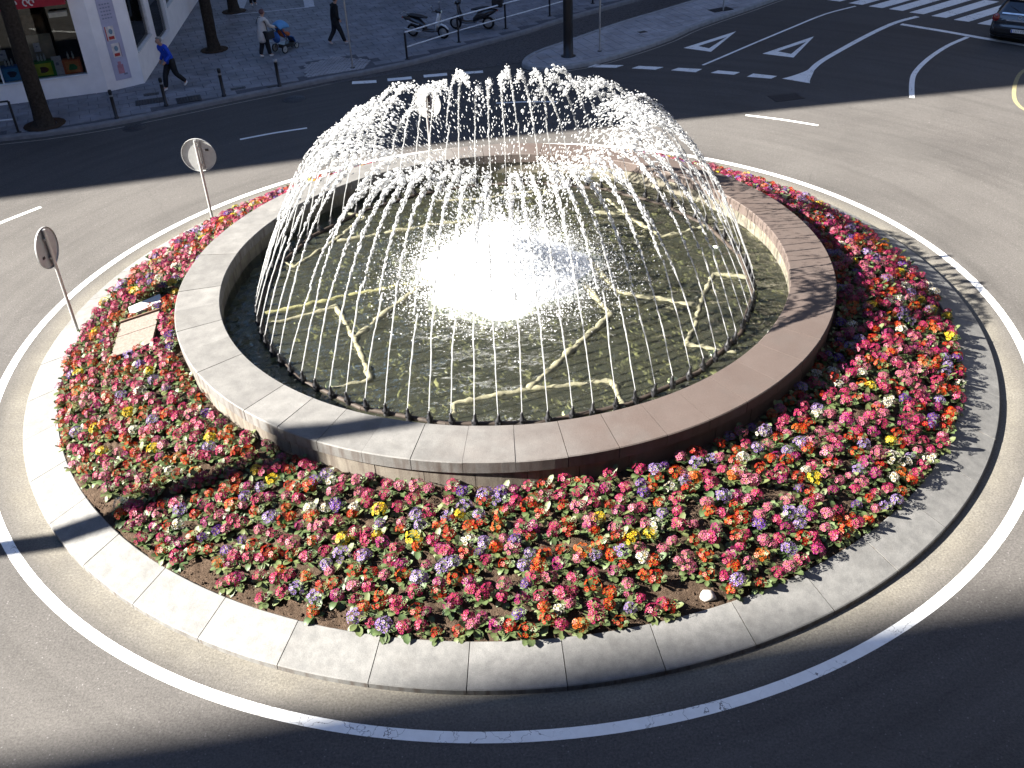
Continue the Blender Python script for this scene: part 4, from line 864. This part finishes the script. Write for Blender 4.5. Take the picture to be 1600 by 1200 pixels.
CREAM=plain('cream quilted coat',(.52,.48,.44),.75,.2,var=.10,scale=10,bump=.5)
wm=person(-8.28,19.56,52,'woman in long cream coat and white shoes pushing a blue stroller',1.66,dict(lean=.10,arms=[((.20,-.22,1.13),(.45,-.20,1.03)),((.20,.22,1.13),(.45,.20,1.03))],legs=[((.08,-.09,.48),(.13,-.09,.085),(.27,-.09,.03)),((-.02,.09,.48),(-.17,.09,.12),(-.06,.09,.03))]),CREAM,DKT,WSH,plain('brown hat',(.12,.06,.06),.8,.2),coat=True,hat=True)
BAGM=plain('black bag',(.015,.015,.018),.5,.4)
t=empty('shoulder_bag',wm.location,R(52),'black shoulder bag hanging at the side of the woman in cream','bag')
bevel(MB().box((.10,-.29,.80),(.34,.12,.28)).build('bag_body',BAGM,t),.03); MB().tube([(.0,-.30,.92),(.02,-.24,1.2),(.05,-.06,1.40),(.0,.12,1.38),(-.13,.10,1.2)],.013,6).build('strap',BAGM,t)
person(-5.80,20.78,22,'man in dark hoodie and dark trousers walking beside the red sign pole',1.74,dict(lean=.06,arms=[((-.02,-.25,1.14),(.10,-.22,.93)),((.02,.25,1.13),(.14,.22,.94))],legs=[((.14,-.09,.49),(.26,-.09,.085),(.40,-.09,.04)),((-.06,.09,.48),(-.30,.09,.13),(-.19,.09,.03))]),plain('black hoodie',(.012,.012,.014),.85,.15,bump=.3),DKT,plain('pale soled shoes',(.42,.42,.44),.6,.3),BH)
person(-10.25,27.65,-60,'person in dark trousers and pale shoes standing inside the white pavement frame',1.7,dict(lean=.02,arms=[((-.02,-.25,1.14),(.04,-.24,.90)),((-.02,.25,1.14),(.04,.24,.90))],legs=[((.02,-.09,.49),(.02,-.09,.085),(.17,-.10,.03)),((.02,.09,.48),(-.04,.09,.085),(.11,.11,.03))]),plain('grey jacket',(.06,.06,.07),.8,.2),DKT,WSH,BH)
# stroller
t=empty('stroller',(-7.66,20.32,PZ),R(52),'light blue stroller with orange seat and child pushed by the woman','stroller')
SBL=plain('light blue fabric',(.10,.26,.48),.7,.2,var=.1,scale=8,bump=.3); SB2=plain('blue fabric',(.04,.12,.36),.7,.2); ORG=plain('orange fabric',(.42,.11,.03),.7,.2,var=.25,scale=14)
for x,yy,r_ in ((-.30,.27,.14),(-.30,-.27,.14),(.40,.13,.10),(.40,-.13,.10)):
    w_=empty('wheel',(x,yy,r_)); w_.parent=t
    for nm,pf,mt in (('tyre',[(r_*.82,-.022),(r_,-.018),(r_,.018),(r_*.82,.022),(r_*.82,-.022)],RUBBER),('rim',[(r_*.82,-.01),(r_*.3,-.014),(.02,-.016),(.02,.016),(r_*.3,.014),(r_*.82,.01)],STEEL)):
        mb=MB().lathe(pf,16); mb.v=[(a,c,b) for a,b,c in mb.v]; mb.build(nm,mt,w_)
for sd in(-1,1):
    MB().tube([(-.52,sd*.22,1.02),(-.30,sd*.24,.80),(.05,sd*.22,.50),(.40,sd*.13,.12)],.014,8).build('frame_tube',BLACK,t); MB().tube([(-.30,sd*.26,.15),(-.05,sd*.22,.62)],.014,8).build('frame_tube',BLACK,t)
MB().tube([(-.52,-.22,1.02),(-.56,0,1.04),(-.52,.22,1.02)],.018,8).build('handle',BLACK,t)
def patch(name,rows,mat,thick=.02):
    k=len(rows[0]); vs=[p for r_ in rows for p in r_]; fs=[(i*k+j,i*k+j+1,(i+1)*k+j+1,(i+1)*k+j) for i in range(len(rows)-1) for j in range(k-1)]
    o=MB().add(vs,fs,0,True).build(name,mat,t); m=o.modifiers.new('t','SOLIDIFY'); m.thickness=thick; return o
patch('seat',[[(x,yy*.19,z+.03*abs(yy)) for yy in(-1,-.5,0,.5,1)] for x,z in((-.26,.95),(-.18,.66),(-.08,.50),(.14,.47),(.26,.40),(.34,.22))],SB2)
patch('canopy',[[(-.14+.30*math.sin(e)*1.0,.23*math.sin(a),.80+.30*math.cos(e)*math.cos(a*.95)) for a in np.linspace(-1.45,1.45,11)] for e in np.linspace(-.95,.95,9)],SBL)
mb=MB(); mb.ball((-.12,0,.70),(.12,.14,.18),0,10,7); mb.ball((.06,0,.56),(.20,.14,.10),0,10,7); mb.build('blanket',ORG,t)
o=MB().ball((-.40,0,.56),(.10,.20,.20),0,10,8).build('hanging_bag',SB2,t); MB().box((.02,0,.20),(.50,.30,.14)).build('basket',BLACK,t)

# ---------------------------------------------------------------- scooters
def scooter(x,y,az,label,body,panel,box=False):
    t=empty('scooter',(x,y,PZ),R(az),label,'scooter','scooters parked behind the railing')
    for cx in (-.62,.66):
        w_=empty('wheel',(cx,0,.24)); w_.parent=t
        for nm,pf,mt in (('tyre',[(.16,-.05),(.215,-.045),(.24,0),(.215,.045),(.16,.05),(.16,-.05)],RUBBER),('rim',[(.16,-.03),(.05,-.04),(.03,-.05),(.03,.05),(.05,.04),(.16,.03)],STEEL)):
            mb=MB().lathe(pf,18); mb.v=[(a,c,b) for a,b,c in mb.v]; mb.build(nm,mt,w_)
    def loft(name,secs,mat):
        n=10; vs=[(sx,w*math.cos(2*PI*j/n),z0+h*math.sin(2*PI*j/n)) for sx,w,z0,h in secs for j in range(n)]
        mb=MB().add(vs,[(i*n+j,i*n+(j+1)%n,(i+1)*n+(j+1)%n,(i+1)*n+j) for i in range(len(secs)-1) for j in range(n)],0,True); mb.add(vs[:n],[tuple(range(n))]); mb.add(vs[-n:],[tuple(range(n))[::-1]]); o=mb.build(name,mat,t); fixn(o.data); return o
    loft('tail_body',[(-.98,.05,.72,.03),(-.85,.13,.68,.10),(-.55,.17,.60,.17),(-.25,.15,.50,.18),(-.05,.13,.36,.10)],body)
    loft('side_fairing',[(-.92,.06,.66,.03),(-.70,.178,.60,.06),(-.30,.165,.50,.06),(-.12,.10,.44,.03)],panel)
    loft('footboard',[(-.15,.15,.28,.05),(.25,.17,.26,.045),(.42,.14,.30,.06)],body)
    loft('seat',[(-.80,.08,.80,.03),(-.62,.145,.80,.06),(-.2,.13,.76,.055),(.02,.09,.73,.03)],BLACK)
    mb=MB(); rows=[[(q+.03*math.cos(a*1.4),w*math.sin(a),z) for a in np.linspace(-1.2,1.2,7)] for q,z,w in ((.40,.28,.16),(.46,.50,.22),(.53,.75,.21),(.56,.95,.14))]
    k=7; mb.add([p for r_ in rows for p in r_],[(i*k+j,i*k+j+1,(i+1)*k+j+1,(i+1)*k+j) for i in range(3) for j in range(6)],0,True); o=mb.build('leg_shield',panel,t); m=o.modifiers.new('s','SOLIDIFY'); m.thickness=.03
    loft('front_mudguard',[(.46,.05,.46,.02),(.60,.075,.52,.03),(.76,.07,.47,.03),(.88,.04,.36,.02)],panel)
    MB().tube([(.66,.07,.24),(.58,.05,.60),(.50,0,.98)],.024,8).build('fork',STEEL,t)
    MB().tube([(.42,.34,1.04),(.50,.15,1.02),(.52,0,1.0),(.50,-.15,1.02),(.42,-.34,1.04)],.018,8).build('handlebar',BLACK,t)
    loft('headlamp_cowl',[(.42,.08,1.0,.06),(.54,.12,1.0,.09),(.64,.08,.98,.06)],body); MB().ball((.65,0,.98),(.02,.06,.05),0,10,6).build('headlamp',LAMPG,t)
    for sd in(-1,1): MB().tube([(.44,sd*.28,1.04),(.42,sd*.32,1.2)],.007,6).build('mirror_stem',BLACK,t); MB().ball((.41,sd*.34,1.23),(.012,.06,.04),0,10,6).build('mirror',STEEL,t)
    MB().ball((-1.0,0,.70),(.02,.08,.04),0,8,6).build('tail_lamp',plain('scooter lamp',(.3,.01,.01),.3,.5),t); MB().tube([(-.2,-.16,.26),(-.5,-.19,.26),(-.86,-.2,.34)],[.02,.045,.045],8).build('exhaust',STEEL,t)
    if box: bevel(MB().box((-1.02,0,1.0),(.40,.42,.32)).build('top_box',BLACK,t),.04)
    else: MB().tube([(-.70,.13,.80),(-1.0,.12,.86),(-1.0,-.12,.86),(-.70,-.13,.80)],.012,6).build('grab_rail',STEEL,t)
SCB=plain('black scooter plastic',(.012,.012,.015),.3,.5,coat=.5); SCW=plain('white scooter panel',(.58,.60,.62),.3,.5,coat=.5)
scooter(-2.42,21.05,-24,'black scooter with white leg shield and side panels behind the railing',SCB,SCW)
scooter(-.72,21.92,168,'all black scooter with top box behind the middle of the railing',SCB,SCB,True)

# ---------------------------------------------------------------- black car at the stop line
CP=plain('black car paint',(.006,.006,.009),.22,.5,coat=1.,var=.05); CG=plain('car glass',(.008,.009,.014),.06,.7); CT=plain('car trim',(.012,.012,.013),.6,.3)
ca=math.atan2(.81,.59); t=empty('parked_car',(17.83,16.66,0),ca,'black hatchback seen from behind at the stop line, right edge','car')
S=[(.00,.34,.40,.58,.80,.78,.66),(.04,.26,.44,.66,.86,.84,.70),(.10,.24,.50,.97,.88,.86,.72),(.22,.23,.55,1.04,.89,.86,.70),(.50,.22,.58,1.36,.895,.86,.62),(.78,.22,.58,1.46,.90,.86,.59),(1.6,.22,.58,1.50,.90,.87,.60),(2.3,.22,.58,1.44,.90,.87,.58),(2.95,.22,.58,1.02,.90,.86,.66),(3.5,.23,.56,.93,.88,.83,.64),(3.95,.25,.5,.78,.82,.76,.56),(4.08,.32,.46,.62,.70,.64,.5)]
vs=[];k=14
for s_,zl,zm,zt,wl,wb_,wt in S:
    bl=min(.94,zt-.04); half=[(0,zl),(wl*.9,zl),(wl,zl+.10),(wl+.005,zm),(wb_,bl),(wt+.03,zt-.05),(wt*.8,zt),(0,zt+.015)]
    vs+=[(s_,-y_,z_) for y_,z_ in half]+[(s_,y_,z_) for y_,z_ in half[-2:0:-1]]
mb=MB().add(vs,[(i*k+j,i*k+(j+1)%k,(i+1)*k+(j+1)%k,(i+1)*k+j) for i in range(len(S)-1) for j in range(k)],0,True); mb.add(vs[:k],[tuple(range(k))],0); mb.add(vs[-k:],[tuple(range(k))[::-1]],0)
o=mb.build('body',CP,t); fixn(o.data); m=o.modifiers.new('sub','SUBSURF'); m.levels=m.render_levels=2
def quad(name,pts,mat,th=.012):
    o=MB().add(pts,[(0,1,2,3)]).build(name,mat,t); m=o.modifiers.new('s','SOLIDIFY'); m.thickness=th; m.offset=0; return o
quad('rear_window',[(.165,-.60,1.05),(.165,.60,1.05),(.52,.50,1.385),(.52,-.50,1.385)],CG); quad('rear_window_trim',[(.135,-.60,1.00),(.135,.60,1.00),(.160,.60,1.045),(.160,-.60,1.045)],plain('chrome strip',(.45,.48,.5),.2,.5,.7))
for sd in(-1,1):
    quad('side_window',[(.75,sd*.845,.98),(2.5,sd*.862,.98),(2.05,sd*.665,1.37),(.95,sd*.64,1.36)],CG,.03)
    o=MB().ball((.115,sd*.76,.86),(.07,.13,.15),0,12,8).build('tail_light',plain('tail light',(.16,.004,.006),.2,.6,coat=1.),t)
    w_=[]
    for cx in(.78,3.25):
        q=empty('wheel',(cx,sd*.80,.31)); q.parent=t
        for nm,pf,mt in (('tyre',[(.20,-.1),(.29,-.095),(.31,0),(.29,.095),(.20,.1),(.20,-.1)],RUBBER),('rim',[(.20,-.07),(.05,-.08),(.01,-.08),(.01,.08),(.05,.085),(.20,.08)],STEEL)):
            mb=MB().lathe(pf,20); mb.v=[(a,c,b) for a,b,c in mb.v]; mb.build(nm,mt,q)
    bevel(MB().box((2.35,sd*.98,1.0),(.12,.18,.12)).build('door_mirror',CP,t),.03); MB().ball((.02,sd*.62,.42),(.015,.035,.025),0,8,5).build('reflector',plain('red reflector',(.2,.02,.02),.3,.5),t)
bevel(MB().box((.005,0,.50),(.13,1.50,.22)).build('bumper',CT,t),.05); quad('spoiler',[(.44,-.54,1.40),(.44,.54,1.40),(.76,.58,1.485),(.76,-.58,1.485)],CP,.03)
PL=plain('number plate',(.62,.62,.60),.5,.3,var=.03); bevel(MB().box((-.068,-.08,.52),(.012,.52,.11)).build('number_plate',PL,t),.004)
MB().box((-.074,.15,.52),(.006,.04,.105)).build('plate_band',plain('blue band',(.02,.06,.35),.5,.3),t)
def text(name,s,size,loc,rot,mat,parent,ext=.002):
    cu_=bpy.data.curves.new(name,'FONT'); cu_.body=s; cu_.size=size; cu_.extrude=ext; cu_.align_x='CENTER'; cu_.align_y='CENTER'; o=bpy.data.objects.new(name,cu_); COL.objects.link(o)
    me=bpy.data.meshes.new_from_object(o.evaluated_get(bpy.context.evaluated_depsgraph_get())); bpy.data.objects.remove(o); me.materials.clear(); me.materials.append(mat); o=link(name,me,parent); o.location=loc; o.rotation_euler=rot; return o
tag(text('plate_characters','1577 FTR',.105,(-.0755,-.095,.518),(PI/2,0,-PI/2),BLACK,t),kind='stuff')
MB().tube([(.085,.075*math.cos(a)*.8,.93+.045*math.sin(a)) for a in np.linspace(0,2*PI,17)],.010,6).build('badge',STEEL,t); quad('hatch_handle',[(.045,-.42,.80),(.045,.42,.80),(.055,.42,.845),(.055,-.42,.845)],plain('hatch chrome',(.3,.32,.36),.25,.5,.6))
MB().tube([(.165,.0,1.06),(.26,.24,1.16),(.34,.42,1.22)],.009,6).build('rear_wiper',CT,t); MB().tube([(1.0,0,1.5),(.86,0,1.72)],.006,5).build('aerial',CT,t)
